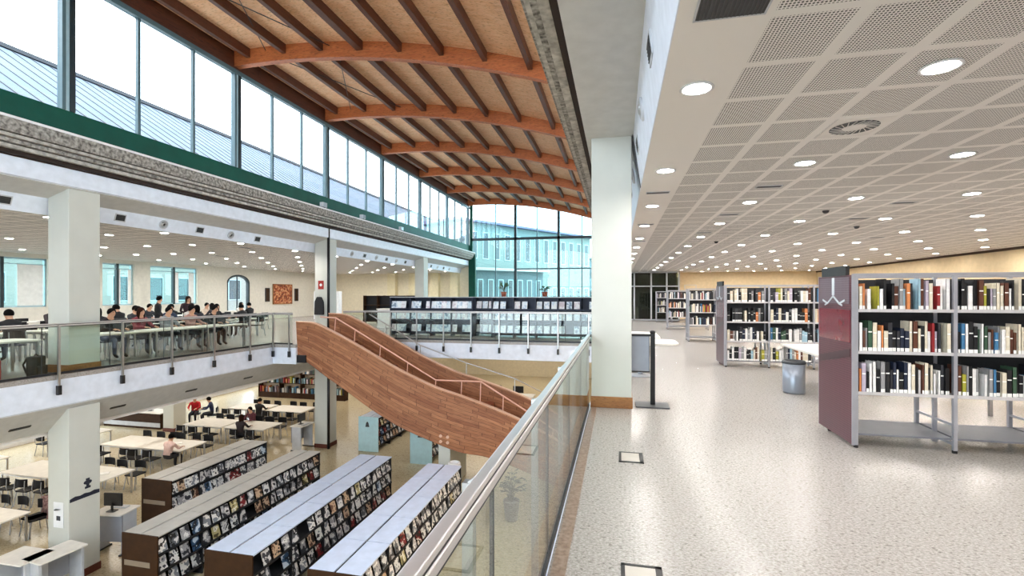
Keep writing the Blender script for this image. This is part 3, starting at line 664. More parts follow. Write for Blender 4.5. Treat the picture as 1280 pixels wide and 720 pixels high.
def stringer(name, y0, y1, dx, dz, mz):
    s = MB(); T = [(x+dx+10.9, z+dz-ZL) for x, z in top]; B = [(x+dx+10.9, z+dz-ZL) for x, z in bot]
    n = len(T); R = 6
    rows = [[(b[0]*(1-t)+a[0]*t, b[1]*(1-t)+a[1]*t) for a, b in zip(T, B)] for t in [i/R for i in range(R+1)]]
    vs = []; uv = []; fs = []
    acc = [0]
    for i in range(1, n): acc.append(acc[-1] + math.dist(T[i], T[i-1]))
    for yy in (y0, y1):
        for r in range(R+1):
            for i in range(n): vs.append((rows[r][i][0], yy, rows[r][i][1])); uv.append((acc[i], r/R*1.3))
    o_ = (R+1)*n
    for r in range(R):
        for i in range(n-1):
            a = r*n+i; fs += [(a, a+1, a+n+1, a+n), (o_+a, o_+a+n, o_+a+n+1, o_+a+1)]
    for i in range(n-1):
        fs.append((i, o_+i, o_+i+1, i+1)); a = R*n+i; fs.append((a, a+1, o_+a+1, o_+a))
    for r in range(R):
        a = r*n; fs.append((a, a+n, o_+a+n, o_+a)); a = r*n+n-1; fs.append((a, o_+a, o_+a+n, a+n))
    me = bpy.data.meshes.new(name); me.from_pydata(vs, [], fs); me.materials.append(STRG)
    ul = me.uv_layers.new(name='along')
    for lp in me.loops: ul.data[lp.index].uv = uv[lp.vertex_index]
    bm = bmesh.new(); bm.from_mesh(me); bmesh.ops.recalc_face_normals(bm, faces=bm.faces); bm.to_mesh(me); bm.free()
    q = bpy.data.objects.new(name, me); COL.objects.link(q); q.parent = st
    # pale capping along the top edge
    cp = MB().strip([(x, z) for x, z in T], [(x, z+.035) for x, z in T], 'y', y0-.015, y1+.015).build('capping', mat('timber_capping', 'd0a184', .4), q)
    return q
q = stringer('stringer', 0, .13, 0, 0, 0)
s = MB()
for i in (0, 1):
    for j in (0, 1): s.lathe([(0, -.0), (.03, 0), (.034, .02), (0, .03)], 10)
# bolt heads on the landing bracket
for i, (x, z) in enumerate(((-5.62, -2.84), (-5.38, -2.86), (-5.62, -3.02), (-5.38, -3.04))):
    MB().tube([(x+10.9, -.03, z-ZL), (x+10.9, 0, z-ZL)], .05, 10).build('bolt_cap', mat('pale_bolt_cap', 'd9b39a', .4) if i == 0 else bpy.data.materials['pale_bolt_cap'], q)
stringer('stringer', 1.85, 1.98, .05, .22, 0)
# flights and landing
def steps(x0, z0, x1, z1, n):
    for i in range(n):
        a = x0 + (x1-x0)*i/n; b = x0 + (x1-x0)*(i+1)/n; z = z0 + (z1-z0)*(i+1)/n
        t = MB().box(a+10.9-.03, b+10.9, .13, 1.85, z-.05-ZL, z-ZL).build('tread', TREAD, st)
        MB().box(a+10.9, a+10.9+.02, .13, 1.85, z-ZL, z - (z1-z0)/n - .05-ZL).build('riser', TREAD, t)
steps(-9.7, 0, -5.7, -2.08, 12); steps(-4.35, -2.08, .4, ZL+.02, 15)
MB().box(0, 1.22, .13, 1.85, -.06-ZL, -ZL).build('landing', TREAD, st); MB().box(5.2, 6.58, .13, 1.85, -2.14-ZL, -2.08-ZL).build('landing', TREAD, st)
MB().box(-.1, .35, -.05, .13, -.62-ZL, -.36-ZL).build('bracket', DSTEEL, st)
MB().box(5.15, 5.55, .14, 1.84, 0, 2.5).build('pier', COLW, st)
hp = [(-10.2,.96),(-9.6,.93),(-8.85,.53),(-5.9,-1.09),(-4.35,-1.08),(-2.85,-1.95),(-1.2,-2.95),(.3,-3.8)]
h = MB().tube([(x+10.9, .28, z-ZL) for x, z in hp], .026, 8).build('handrail', mat('timber_handrail', 'd8a590', .4), st, True)
for x, z in ((-9.6,.93),(-8.85,.53),(-7.9,.0),(-6.9,-.54),(-5.9,-1.09),(-5.0,-1.09),(-4.35,-1.08),(-3.6,-1.5),(-2.85,-1.95),(-2,-2.45)):
    MB().tube([(x+10.9, .28, z-ZL), (x+10.9, .2, z-.62-ZL)], .016, 6).build('baluster', bpy.data.materials['timber_handrail'], h)
hp2 = [(-9.3,1.0),(-8.6,.62),(-7.2,-.15),(-5.4,-.75),(-3.6,-1.25),(-2.6,-1.7)]
h = MB().tube([(x+10.9, 2.03, z-ZL) for x, z in hp2], .022, 8).build('handrail', STEEL, st, True)
for x, z in hp2[1:]: MB().tube([(x+10.9, 2.03, z-ZL), (x+10.9, 2.0, z-.55-ZL)], .018, 6).build('baluster', STEEL, h)
# ------------------------------------------------------------------ bookcases on the near gallery
LIPM = mat('shelf_lip', 'cfcaca', .35, .3); LOWSH = mat('low_shelf_grey', '6a6b72', .5)
SHZ = (.16, .63, 1.09, 1.56)
def bookcase(label, loc, nb, bw=.95, panel=True, dep=.72):
    o = thing('bookcase', label, 'bookcase', loc)
    for k in range(nb + 1):
        x = k*bw
        f = MB()
        for y in (.0, dep/2-.02, dep-.04): f.box(x-.018, x+.018, y, y+.036, .03, 1.93)
        f.box(x-.012, x+.012, .03, dep-.02, .08, .11).box(x-.012, x+.012, .03, dep-.02, .29, .315)
        u = f.build('upright_frame', ALU, o)
        ft = MB()
        for y in (.0, dep-.04): ft.lathe([(0, 0), (.024, 0), (.024, .03), (0, .032)], 10, (x, y+.018))
        ft.build('foot', BLACK, u)
    for k in range(nb):
        x0, x1 = k*bw+.018, (k+1)*bw-.018
        for z in SHZ:
            if z < .3:
                MB().box(x0, x1, .02, dep-.02, z-.02, z).build('low_shelf', LOWSH, o); continue
            s = MB().box(x0, x1, .005, dep/2-.03, z-.02, z).box(x0, x1, dep/2+.02, dep-.01, z-.02, z).box(x0, x1, 0, .012, z-.03, z+.004, 1)
            s.build('shelf', [ALU, LIPM], o)
        MB().box(x0, x1, dep/2-.012, dep/2+.004, SHZ[1]-.02, 1.9).build('back_panel', mat('dark_back_mesh', '2b2a2d', .6) if 'dark_back_mesh' not in bpy.data.materials else bpy.data.materials['dark_back_mesh'], o)
    MB().box(-.018, nb*bw+.018, 0, .036, 1.93, 1.965).box(-.018, nb*bw+.018, dep-.04, dep-.004, 1.93, 1.965).build('top_rail', ALU, o)
    if panel:
        p = MB().box(-.05, -.022, .0, dep+.18, .04, 1.95).build('end_panel', MAROON, o)
        MB().box(-.056, -.05, .05, dep+.13, 1.62, 1.93).build('sign_plate', SIGNG, p)
        MB().box(-.056, -.05, .03, dep+.15, 1.18, 1.55).build('notice_strip', RED, p)
        MB().prism([(.03, 1.02), (dep+.15, .86), (dep+.15, .95), (.03, 1.11)], 'x', -.054, -.05).build('stripe', mat('dark_maroon_stripe', '3a1219', .3) if 'dark_maroon_stripe' not in bpy.data.materials else bpy.data.materials['dark_maroon_stripe'], p)
        m = MB(); yc = dep/2 + .09
        m.box(-.062, -.056, yc-.03, yc+.03, 1.72, 1.93)
        for sg in (-1, 1):
            m.bar((-.059, yc, 1.71), (-.059, yc+sg*.16, 1.62), .006, .022).bar((-.059, yc+sg*.16, 1.62), (-.059, yc+sg*.30, 1.66), .006, .022).bar((-.059, yc+sg*.16, 1.62), (-.059, yc+sg*.24, 1.60), .006, .018)
        m.build('emblem', mat('pale_emblem', 'c9ced2', .4) if 'pale_emblem' not in bpy.data.materials else bpy.data.materials['pale_emblem'], p)
        h = MB().box(-.06, -.02, .12, dep+.06, 1.95, 2.06).build('sign_header', BLACK, p)
        MB().box(.0 - .05, -.022, -.012, .0, .03, 1.96).box(-.05, -.022, dep+.18, dep+.192, .03, 1.96).build('edge_strip', ALU, p)
    return o
BC = [('near bookcase with a maroon end panel and emblem, beside the aisle', 2.62, 6.10, 3, True), ('second bookcase with a maroon end panel, behind the waste bin', 2.52, 12.30, 3, True),
      ('third bookcase along the gallery, past the second one', 2.56, 18.75, 2, False), ('fourth bookcase along the gallery, smaller with distance', 2.44, 25.2, 2, False), ('farthest bookcase, seen just right of the glazed partition', 2.4, 32.0, 2, False)]
for lab, x, y, n, p in BC: bookcase(lab, (x, y, 0), n, panel=p)

# books: cover and page block in one small mesh, one mesh per colour and size
BCOL = {'black': '131316', 'charcoal': '2c2c31', 'white': 'e6e2de', 'cream': 'd9cdb6', 'grey': '8e8c8c', 'brown': '5b3323', 'navy': '1c2438', 'blue': '3b6d93', 'pale blue': '9dbdcb',
        'orange': 'd2824e', 'red': '8e2327', 'olive': 'a09a35', 'green': '35503c', 'lilac': 'b3a6b4'}
BM = {k: mat('book_' + k.replace(' ', '_'), v, .45, var=.1, scale=20) for k, v in BCOL.items()}
PAGE = mat('book_pages', 'd8cfbe', .8); STICK = mat('spine_label', 'f1eee9', .5)
BMESH = {}
def book_mesh(col, w, h, lab):
    key = (col, w, h, lab)
    if key not in BMESH:
        t = .003; d = .17
        s = MB().box(0, w, 0, t*1.5, 0, h, 0).box(0, t, 0, d, 0, h, 0).box(w-t, w, 0, d, 0, h, 0)
        s.box(t, w-t, t, d-.006, .004, h-.008, 1)
        if lab: s.box(.002, w-.002, -.0012, 0, .004, .042, 2)
        if w > .03: s.box(.004, w-.004, -.001, 0, h*.62, h*.66, 2)
        BMESH[key] = s.mesh('book', [BM[col], PAGE, STICK])
    return BMESH[key]
WEI = ['black']*9 + ['charcoal']*3 + ['white']*8 + ['cream']*6 + ['grey']*5 + ['brown']*2 + ['navy']*2 + ['blue', 'pale blue', 'orange', 'orange', 'red', 'olive', 'green', 'lilac']
nbook = 0
SHN = {1: 'third', 2: 'second', 3: 'top', 0: 'lowest'}
def fill(x0, x1, y, z, hmax, widths, where, group, gap=0.12):
    """stand books along one shelf bay"""
    global nbook
    x = x0 + .012; i = 0
    while True:
        wd = rnd.choice(widths); h = min(rnd.choice((.23, .26, .29, .32, .34)), hmax)
        if x + wd > x1 - .01: break
        c = rnd.choice(WEI)
        o = bpy.data.objects.new('book', book_mesh(c, wd, h, rnd.random() < .85)); COL.objects.link(o)
        o.location = (x, y + rnd.choice((.0, .0, .01, .02)), z)
        size = 'tall' if h > .3 else ('short' if h < .25 else 'mid-height')
        tag(o, '%s %s book, %s from left, %s' % (size, c, ORD[min(i, 48)], where), 'book', group)
        x += wd + .0012; i += 1; nbook += 1
        if rnd.random() < gap: x += rnd.choice((.01, .03, .05))
for k in range(2):
    for r in (3, 2, 1):
        xa = 2.62 + k*.95 + .02
        fill(xa, xa + (.91 if k == 0 else .72), 6.11, SHZ[r] + .001, .34, (.022, .028, .032, .038, .045), '%s shelf, %s bay of near bookcase' % (SHN[r], ORD[k]), 'books on the near bookcase')
for k in range(2):
    for r in (3, 2, 1, 0):
        xa = 2.52 + k*.95 + .02
        fill(xa, xa + .91, 12.31, SHZ[r] + .001, .32, (.042, .052, .062), '%s shelf, %s bay of second bookcase' % (SHN[r], ORD[k]), 'books on the second bookcase', .2)
# everything beyond the nearest three hundred: one mass
s = MB(); keys = list(BCOL); msall = [BM[k] for k in keys] + [PAGE, STICK]
def mass(x0, x1, y, z, dirn=1):
    x = x0 + .01
    while x < x1 - .06:
        wd = rnd.choice((.028, .036, .048)); h = rnd.choice((.22, .25, .28, .31)); c = keys.index(rnd.choice(WEI))
        s.box(x, x+wd, y, y + .17, z, z+h, c); x += wd + .001
        if rnd.random() < .07: x += .06
for lab, bx, by, n, p in BC[:2]:
    for k in range(n):
        for r in (1, 2, 3): mass(bx + k*.95 + .02, bx + k*.95 + .93, by + .72 - .19, SHZ[r] + .001)
for r in (1, 2, 3): mass(2.62 + 1.9 + .02, 2.62 + 2.83, 6.12, SHZ[r] + .001); mass(2.52 + 1.9 + .02, 2.52 + 2.83, 12.32, SHZ[r] + .001); mass(3.57+.75, 3.57+.93, 6.12, SHZ[r]+.001)
for lab, bx, by, n, p in BC[2:]:
    for k in range(n):
        for r in (1, 2, 3): mass(bx + k*.95 + .02, bx + k*.95 + .93, by + .02, SHZ[r] + .001)
tag(s.build('books', msall), 'remaining rows of books on the far bookcases and the backs of the near ones', 'books', kind='stuff')

# ------------------------------------------------------------------ near gallery furniture
def table(name, label, loc, sx, sy, rot=0, leg=STEEL, group=None, top=TOPW, r=.03):
    o = thing(name, label, 'table', loc, rot, group)
    MB().rslab(-sx/2, sx/2, -sy/2, sy/2, .705, .74, r).build('table_top', top, o)
    for i in (-1, 1):
        for j in (-1, 1):
            x, y = i*(sx/2-.07), j*(sy/2-.07); MB().box(x-.02, x+.02, y-.02, y+.02, 0, .705).build('leg', leg, o)
    for j in (-1, 1): MB().box(-sx/2+.08, sx/2-.08, j*(sy/2-.07)-.01, j*(sy/2-.07)+.01, .645, .705).build('apron', leg, o)
    return o
def pedestal(label, loc, sx, sy, px):
    o = thing('pedestal_table', label, 'table', loc); MB().rslab(-sx/2, sx/2, -sy/2, sy/2, .70, .74, .25).build('table_top', TOPW, o, bevel=.006)
    MB().lathe([(0, .02), (.05, .02), (.05, .7), (0, .7)], 16, (px, 0)).build('column', LGREY, o, True); MB().lathe([(0, 0), (.26, 0), (.26, .015), (.06, .035), (0, .035)], 24, (px, 0)).build('base', LGREY, o, True)
pedestal('white rounded pedestal table behind the near column and the grey sign stand', (.36, 12.35, 0), 1.2, 1.9, -.2)
pedestal('smaller white rounded pedestal table just before the one behind the column', (.66, 10.6, 0), 1.1, 1.1, -.2)
table('reading_table', 'white table beside the grey waste bin in front of the second bookcase', (4.05, 9.65, 0), 1.7, 2.0)
table('reading_table', 'white table behind the near bookcase, its legs seen through the shelves', (5.9, 8.5, 0), 1.6, .9)
for i, (x, y) in enumerate(((5.2, 15.6), (5.2, 22.0))): table('reading_table', 'white table between the %s bookcases' % ('second and third', 'third and fourth')[i], (x, y, 0), 2.2, 1.4)
o = thing('waste_bin', 'grey cylindrical waste bin with a dark rim on the stone floor', 'bin', (3.02, 9.3, 0))
MB().lathe([(0, .005), (.165, .005), (.175, .03), (.18, .53), (.165, .53), (.16, .04), (0, .03)], 28).build('body', mat('bin_grey', '9298a3', .3, .4), o, True)
MB().lathe([(.165, .52), (.186, .52), (.19, .545), (.17, .57), (.155, .57), (.15, .53)], 28).build('rim', DGREY, o, True)
MB().lathe([(.13, .49), (.158, .54), (.15, .545), (.13, .50)], 28).build('liner', BLACK, o, True)
o = thing('sign_stand', 'grey board on a black post stand beside the near column', 'sign', (.52, 7.72, 0))
MB().rslab(-.26, .24, -.19, .2, 0, .022, .03).build('base_plate', mat('stand_base_grey', '55565a', .4, .4), o, bevel=.004)
p = MB().box(-.035, .035, -.02, .02, .022, 1.13).build('post', BLACK, o, bevel=.006)
MB().lathe([(0, 1.13), (.04, 1.125), (.045, 1.15), (.03, 1.17), (0, 1.175)], 14).build('post_cap', BLACK, p, True)
b = MB().box(-.62, -.045, -.016, .004, .54, 1.08).build('board', mat('board_grey', '8b919b', .5), o)
MB().box(-.64, -.03, -.024, .01, 1.08, 1.115).box(-.63, -.04, -.02, .006, .52, .54).box(-.055, -.045, -.02, .008, .52, 1.08).build('board_frame', BLACK, b)
for i, (x, y, t) in enumerate(((.13, 5.21, 'floor socket box with a dark frame in the stone floor, in line with the column'), (.14, 2.98, 'floor socket box with a dark frame at the bottom edge of the picture'), (.13, 7.3, 'floor socket box at the foot of the near column'), (2.2, 3.6, 'floor socket box out in the open aisle floor'))):
    if i > 1: continue
    q = thing('floor_box', t, 'floor socket', (x, y, 0))
    MB().box(-.125, .125, -.16, -.135, 0, .008).box(-.125, .125, .135, .16, 0, .008).box(-.125, -.1, -.16, .16, 0, .008).box(.085, .125, -.16, .16, 0, .008).build('frame', BLACK, q)
    MB().box(-.1, .085, -.135, .135, 0, .006).build('lid', mat('lid_stone', 'bdb5ab', .3) if i == 0 else bpy.data.materials['lid_stone'], q)
# far glazed partition
PX = (-.2, 1.07, 2.19, 3.21, 4.0); PY = 34.0
s = MB()
for x in PX: s.box(x-.05, x+.05, PY-.04, PY+.04, 0, 3.3)
s.box(-.4, 4.05, PY-.04, PY+.04, 3.24, 3.34).box(-.4, 4.05, PY-.04, PY+.04, 2.3, 2.37).box(-.4, 4.05, PY-.04, PY+.04, 0, .08)
o = struct(s, 'partition', LGREY, 'glazed office partition with pale frames at the far end beyond the near column', 'partition')
MB().box(-.39, 4.0, PY-.005, PY+.005, .08, 3.24).build('pane', DIMGL, o)  # dark tint stands in for the unlit room behind the panes
struct(MB().box(-.39, 4.05, 35.5, 35.6, 0, 3.34), 'wall_office', mat('office_shaded_wall', '4a4c44', .7), 'back wall of the glazed office, coloured dark for the unlit room', 'wall')  # shade of the unlit office is put into the wall colour
struct(MB().box(3.97, 4.07, PY+.04, 36, 0, 3.34), 'wall_office_side', BEIGE, 'beige side wall of the glazed office', 'wall')
o = thing('cupboard', 'low white cupboard inside the glazed office', 'cupboard', (.9, 34.8, 0)); MB().box(-.5, .5, 0, .5, 0, .9).build('body', LGREY, o)
for i in (0, 1): q = MB().box(-.49+.5*i, -.01+.5*i, -.02, 0, .05, .88).build('door', WHITE, o); MB().box(-.04+.06*i, -.02+.06*i, -.04, -.02, .45, .6).build('handle', DSTEEL, q)
# small notices on the far beige wall
for i, (x, y) in enumerate(((5.0, 35.98), (7.2, 35.98))):
    q = thing('wall_notice', 'small framed notice on the far beige wall, %s' % ('by the partition', 'above the second bookcase'), 'notice') if False else thing('wall_notice', 'small framed notice on the far beige wall, %s' % ('nearer the partition', 'further from the partition')[i], 'notice', (x, y, 2.3))
    MB().box(-.4, .4, -.03, 0, -.16, .16).build('frame', LGREY, q); MB().box(-.36, .36, -.034, -.03, -.13, .13).build('sheet', BEIGE, q)

# ------------------------------------------------------------------ magazine shelves on the bridge
MAGC = [cover_mat('magazine_cover_%d' % i, b, c, d, 7) for i, (b, c, d) in enumerate((('f1f6fb', 'dbe5f0', 'fafcfd'), ('e9f0f7', 'c6d4e4', 'f7fafc'), ('f3f0f4', 'dccfd8', 'fbf9fb'), ('d9e4ee', '8fa2b8', 'eef3f8')))]
MAGM = [MB().box(-.112, .112, 0, .012, 0, .34).box(-.106, .106, .012, .014, .005, .335, 1).mesh('magazine', [m, PAGE]) for m in MAGC]
MSH = mat('magazine_shelf_dark', '20263a', .5, .2)
def magrack(label, x0, y, nb, bw, first):
    o = thing('magazine_rack', label, 'shelf', (x0, y, 0)); H = 1.62
    for k in range(nb + 1): MB().box(k*bw-.02, k*bw+.02, 0, .5, 0, H).build('side_panel', MSH, o)
    MB().box(0, nb*bw, .46, .5, .05, H).build('back_panel', MSH, o); MB().box(-.02, nb*bw+.02, -.01, .52, H, H+.03).build('top', LGREY, o)
    for r, z in enumerate((.12, .64, 1.10)):
        for k in range(nb):
            MB().prism([(0, z), (.45, z), (.45, z+.03), (.05, z+.03), (.03, z+.07), (0, z+.07)], 'x', k*bw+.02, (k+1)*bw-.02).build('shelf', MSH, o)
            for j in range(4 if bw > .9 else 3):
                if rnd.random() < .08: continue
                q = bpy.data.objects.new('magazine', rnd.choice(MAGM)); COL.objects.link(q)
                q.location = (x0 + k*bw + bw*(j+.5)/(4 if bw > .9 else 3), y + .06, z + .035); q.rotation_euler = (-math.radians(14), 0, 0)
                tag(q, 'pale magazine, %s place on %s tier, %s bay of %s' % (ORD[j], ('lowest', 'middle', 'top')[r], ORD[k], first), 'magazine', 'magazines on the bridge shelves')
    return o
magrack('dark magazine rack on the bridge to the left of the gap, above the staircase', -9.6, 18.95, 4, .92, 'left bridge rack')
magrack('narrow dark magazine rack in the gap between the two long bridge racks', -5.88, 19.3, 1, .80, 'narrow bridge rack')
magrack('long dark magazine rack on the bridge next to the near column', -5.05, 18.85, 5, .9, 'long bridge rack')
# plants on the racks
LEAF = mat('leaf_green', '2f5a2c', .5, var=.3, scale=8); LEAF2 = mat('leaf_dull', '2f3f27', .5, var=.3, scale=8); POT = mat('terracotta_pot', '8a4a33', .7); POTG = mat('grey_glazed_pot', '4d504a', .35)
def plant(label, loc, h, r, pot, leafm, n, potr=.12, poth=.2, kind='potted_plant'):
    o = thing(kind, label, 'plant', loc)
    MB().lathe([(0, 0), (potr*.75, 0), (potr, poth), (potr*.9, poth), (potr*.85, poth*.9), (0, poth*.9)], 16).build('pot', pot, o, True)
    st = MB(); lf = MB()
    for i in range(n):
        a = rnd.uniform(0, 2*PI); t = rnd.uniform(.3, 1); rr = r*rnd.uniform(.25, 1); z = poth*.9 + (h-poth)*t
        tip = Vector((rr*math.cos(a), rr*math.sin(a), z)); base = Vector((0, 0, poth*.85)); midp = Vector((tip.x*.3, tip.y*.3, (z+poth)*.55))
        st.tube([base, midp, tip], .006, 5)
        for j in range(3):
            d = Vector((math.cos(a + rnd.uniform(-1, 1)), math.sin(a + rnd.uniform(-1, 1)), rnd.uniform(-.3, .5))).normalized(); L = rnd.uniform(.09, .17)*(h/1.0)**.5
            side = d.cross(Vector((0, 0, 1))).normalized()*L*.22; up = d.cross(side).normalized()*.01
            p = midp.lerp(tip, rnd.uniform(.4, 1)); c = p + d*L*.5
            lf.add([p, c + side + up, p + d*L - Vector((0,0,L*.2)), c - side + up, c - up*1.5], [(0,1,4),(1,2,4),(2,3,4),(3,0,4),(0,3,2,1)])
    st.build('stem', LEAF2, o); lf.build('foliage', leafm, o); return o
plant('leafy green plant standing on top of the long bridge rack near the gap', (-4.6, 19.1, 1.66), .62, .26, POT, LEAF, 26)
plant('small plant on the long bridge rack near its middle', (-2.9, 19.1, 1.66), .46, .2, POT, LEAF, 20)
plant('tall leafy plant in a grey pot on the lower floor, seen through the near glass', (-2.99, 13.35, ZL), 1.42, .42, POTG, LEAF2, 40, .24, .55)

# ------------------------------------------------------------------ lower media shelves
MEDC = [cover_mat('media_cover_%d' % i, b, c, d, 7) for i, (b, c, d) in enumerate((('dcdad8', '37373d', '9d9ca0'), ('a9a6a8', '2a2a30', 'e4e1de'), ('e9e6e2', '85888f', '2a2a2e'), ('7d1f24', '1a1013', 'd8cfc8'), ('c7a98c', '2a1d18', '6b4a3a'), ('35506e', 'c6d2de', '14181f'), ('b5a878', '4a4028', 'e8e3d4'), ('5f6268', 'd9d7d6', '0f0f12')))]
MEDN = ['pale', 'grey', 'white', 'red', 'tan', 'blue', 'olive', 'dark grey']
MEDM = [MB().box(-.105, .105, 0, .016, 0, .27).box(-.1, .1, .016, .018, .006, .264, 1).mesh('media_case', [m, BLACK]) for m in MEDC]
def medshelf(label, xa, xb, y0, nb, bl, short, items=True, panel='brown', topm=SHELFT, H=1.4, group='media shelving units'):
    """double sided media shelf running away from the viewer along y; covers face +x"""
    o = thing('media_shelf', label, 'shelf', (xa, y0, ZL), 0, group); W = xb - xa; L = nb*bl; mid = W/2
    MB().box(mid-.02, mid+.02, .03, L-.02, .05, H-.05).build('spine', BLK2, o)
    for k in range(nb):
        for a, b in ((0, mid-.025), (mid+.025, W)):
            t = MB().box(a, b, k*bl+.009, (k+1)*bl-.009, H-.03, H).build('top_board', topm, o, bevel=.004)
    for k in range(nb + 1):
        y = min(max(k*bl, .012), L-.012)
        MB().box(.02, W-.02, y-.012, y+.012, 0, H-.03).build('divider', BLK2, o)
    for k in range(nb):
        for side in (0, 1):
            for r in range(3):
                z = .22 + r*.38
                if side: s = MB().prism([(mid+.02, z+.12), (mid+.02, z+.09), (W-.015, z-.02), (W, z-.02), (W, z+.03), (W-.012, z+.03), (W-.012, z+.0)], 'y', k*bl+.012, (k+1)*bl-.012)
                else: s = MB().prism([(mid-.02, z+.12), (mid-.02, z+.09), (.015, z-.02), (0, z-.02), (0, z+.03), (.012, z+.03), (.012, z+.0)], 'y', k*bl+.012, (k+1)*bl-.012)
                s.build('sloping_shelf', BLK2, o)
    if panel == 'brown':
        p = MB().box(-.01, W+.01, -.03, 0, 0, H).build('end_panel', BROWN, o)
        MB().box(.06, W*.8, -.034, -.03, H*.52, H*.60).build('label_strip', mat('tan_label', '8a7a68', .5) if 'tan_label' not in bpy.data.materials else bpy.data.materials['tan_label'], p)
    elif panel == 'teal':
        p = MB().box(-.02, W+.02, -.04, -.01, 0, H+.02).build('end_panel', FROST, o)
        MB().lathe([(0, 0), (.07, .03), (.05, .12), (.07, .2), (.0, .27)], 8, (W*.45, -.045)).build('emblem', mat('dark_emblem', '23414a', .5) if 'dark_emblem' not in bpy.data.materials else bpy.data.materials['dark_emblem'], p, loc=(0, 0, H*.62)) if False else MB().prism([(W*.45-.09, H*.72), (W*.45+.09, H*.72), (W*.45+.05, H*.84), (W*.45, H*.88), (W*.45-.05, H*.84)], 'y', -.046, -.04).build('emblem', DGREY, p)
    if items:
        for k in range(nb):
            for r in range(3):
                z = .22 + r*.38
                for j in range(4):
                    if rnd.random() < .06: continue
                    i = rnd.choices(range(8), (11, 5, 10, 2, 2, 1, 1, 3))[0]
                    q = bpy.data.objects.new('media_case', MEDM[i]); COL.objects.link(q)
                    q.location = (xb - .02, y0 + k*bl + bl*(j+.5)/4, ZL + z + .032); q.rotation_mode = 'XYZ'; q.rotation_euler = (-math.radians(16), 0, PI/2)
                    tag(q, '%s media case, %s place in %s bay, %s tier, %s' % (MEDN[i], ORD[j], ORD[k], ('lowest', 'middle', 'top')[r], short), 'media case', 'cases on the lower media shelves')
    return o
medshelf('media shelf row nearest the glass railing, blue grey top, cases facing the viewer', -5.55, -4.5, 7.75, 5, 1.13, 'media row nearest railing')
medshelf('second media shelf row from the railing, dark end panel at its near end', -7.96, -6.88, 7.9, 5, 1.16, 'second media row from railing')
medshelf('third media shelf row from the railing, grey top and brown end panel', -10.25, -9.35, 8.1, 5, 1.11, 'third media row from railing', topm=SHELFT2)
medshelf('media shelf row farthest from the railing, brown end panel with a pale mark', -12.75, -11.78, 10.6, 4, .9, 'farthest media row from railing', topm=SHELFT2)
medshelf('far media shelf with a pale blue glass end panel, beyond the third row', -10.45, -9.6, 17.9, 5, 1.1, '', False, 'teal'); medshelf('far media shelf with a pale blue glass end panel, beyond the second row', -7.75, -6.9, 17.0, 5, 1.1, '', False, 'teal')
s = MB()
for xb, y0 in ((-9.6, 17.9), (-6.9, 17.0)):
    for k in range(5):
        for r in range(3):
            for j in range(4):
                z = ZL + .22 + r*.38 + .03; y = y0 + k*1.1 + 1.1*(j+.5)/4
                s.add([(xb-.02, y-.09, z), (xb-.02, y+.09, z), (xb-.09, y+.09, z+.24), (xb-.09, y-.09, z+.24), (xb-.034, y-.09, z), (xb-.034, y+.09, z), (xb-.104, y+.09, z+.24), (xb-.104, y-.09, z+.24)],
                      [(0,1,2,3),(4,7,6,5),(0,4,5,1),(1,5,6,2),(2,6,7,3),(3,7,4,0)], rnd.randrange(8))
tag(s.build('media_cases', MEDC), 'rows of media cases on the two far shelves with glass ends', 'media cases', kind='stuff')
o = thing('litter_bin', 'white cylindrical bin standing beside the far end of the nearest media shelf', 'bin', (-5.0, 14.15, ZL))
MB().lathe([(0, 0), (.2, 0), (.2, 1.15), (.185, 1.2), (.15, 1.22), (.14, 1.2), (.14, 1.0), (0, 1.0)], 24).build('body', WHITE, o, True); MB().disc(.14, 1.01, 24).build('opening', BLACK, o)
# ------------------------------------------------------------------ chairs
CHB = mat('chair_shell_black', '0f0e11', .6, spec=.25); CHL = mat('chair_leg_chrome', 'a6a7aa', .3, .7)
def chair_proto():
    o = thing('chair', 'x', 'chair')
    s = MB(); s.rslab(-.22, .22, -.21, .22, .44, .475, .05); s.build('seat', CHB, o, bevel=.008)
    A = []; B = []
    for i in range(7):
        t = -1 + i/3; A.append((.21*t, -.235 + .05*t*t)); B.append((.21*t, -.21 + .05*t*t))
    MB().strip(A, B, 'z', .60, .84).build('backrest', CHB, o, bevel=.006)
    for i in (-1, 1): MB().tube([(i*.17, -.2, .45), (i*.18, -.235, .56), (i*.17, -.215, .80)], .012, 6).build('back_support', CHL, o)
    for i in (-1, 1):
        for j in (-1, 1):
            l = MB().tube([(i*.17, j*.17, .45), (i*.215, j*.225, .0)], .013, 6).build('leg', CHL, o)
    return o
ch0 = chair_proto(); chused = False
def chair(x, y, z, rot, label, group):
    global chused
    if not chused: chused = True; ch0.location = (x, y, z); ch0.rotation_euler = (0, 0, rot); ch0['label'] = label; ch0['group'] = group; return ch0
    return dup(ch0, (x, y, z), rot, label, group)
tb0 = {}
def table2(kind, loc, sx, sy, label, group, rot=0):
    k = (sx, sy)
    if k not in tb0: tb0[k] = table('reading_table', label, loc, sx, sy, rot, group=group); return tb0[k]
    return dup(tb0[k], loc, rot, label, group)
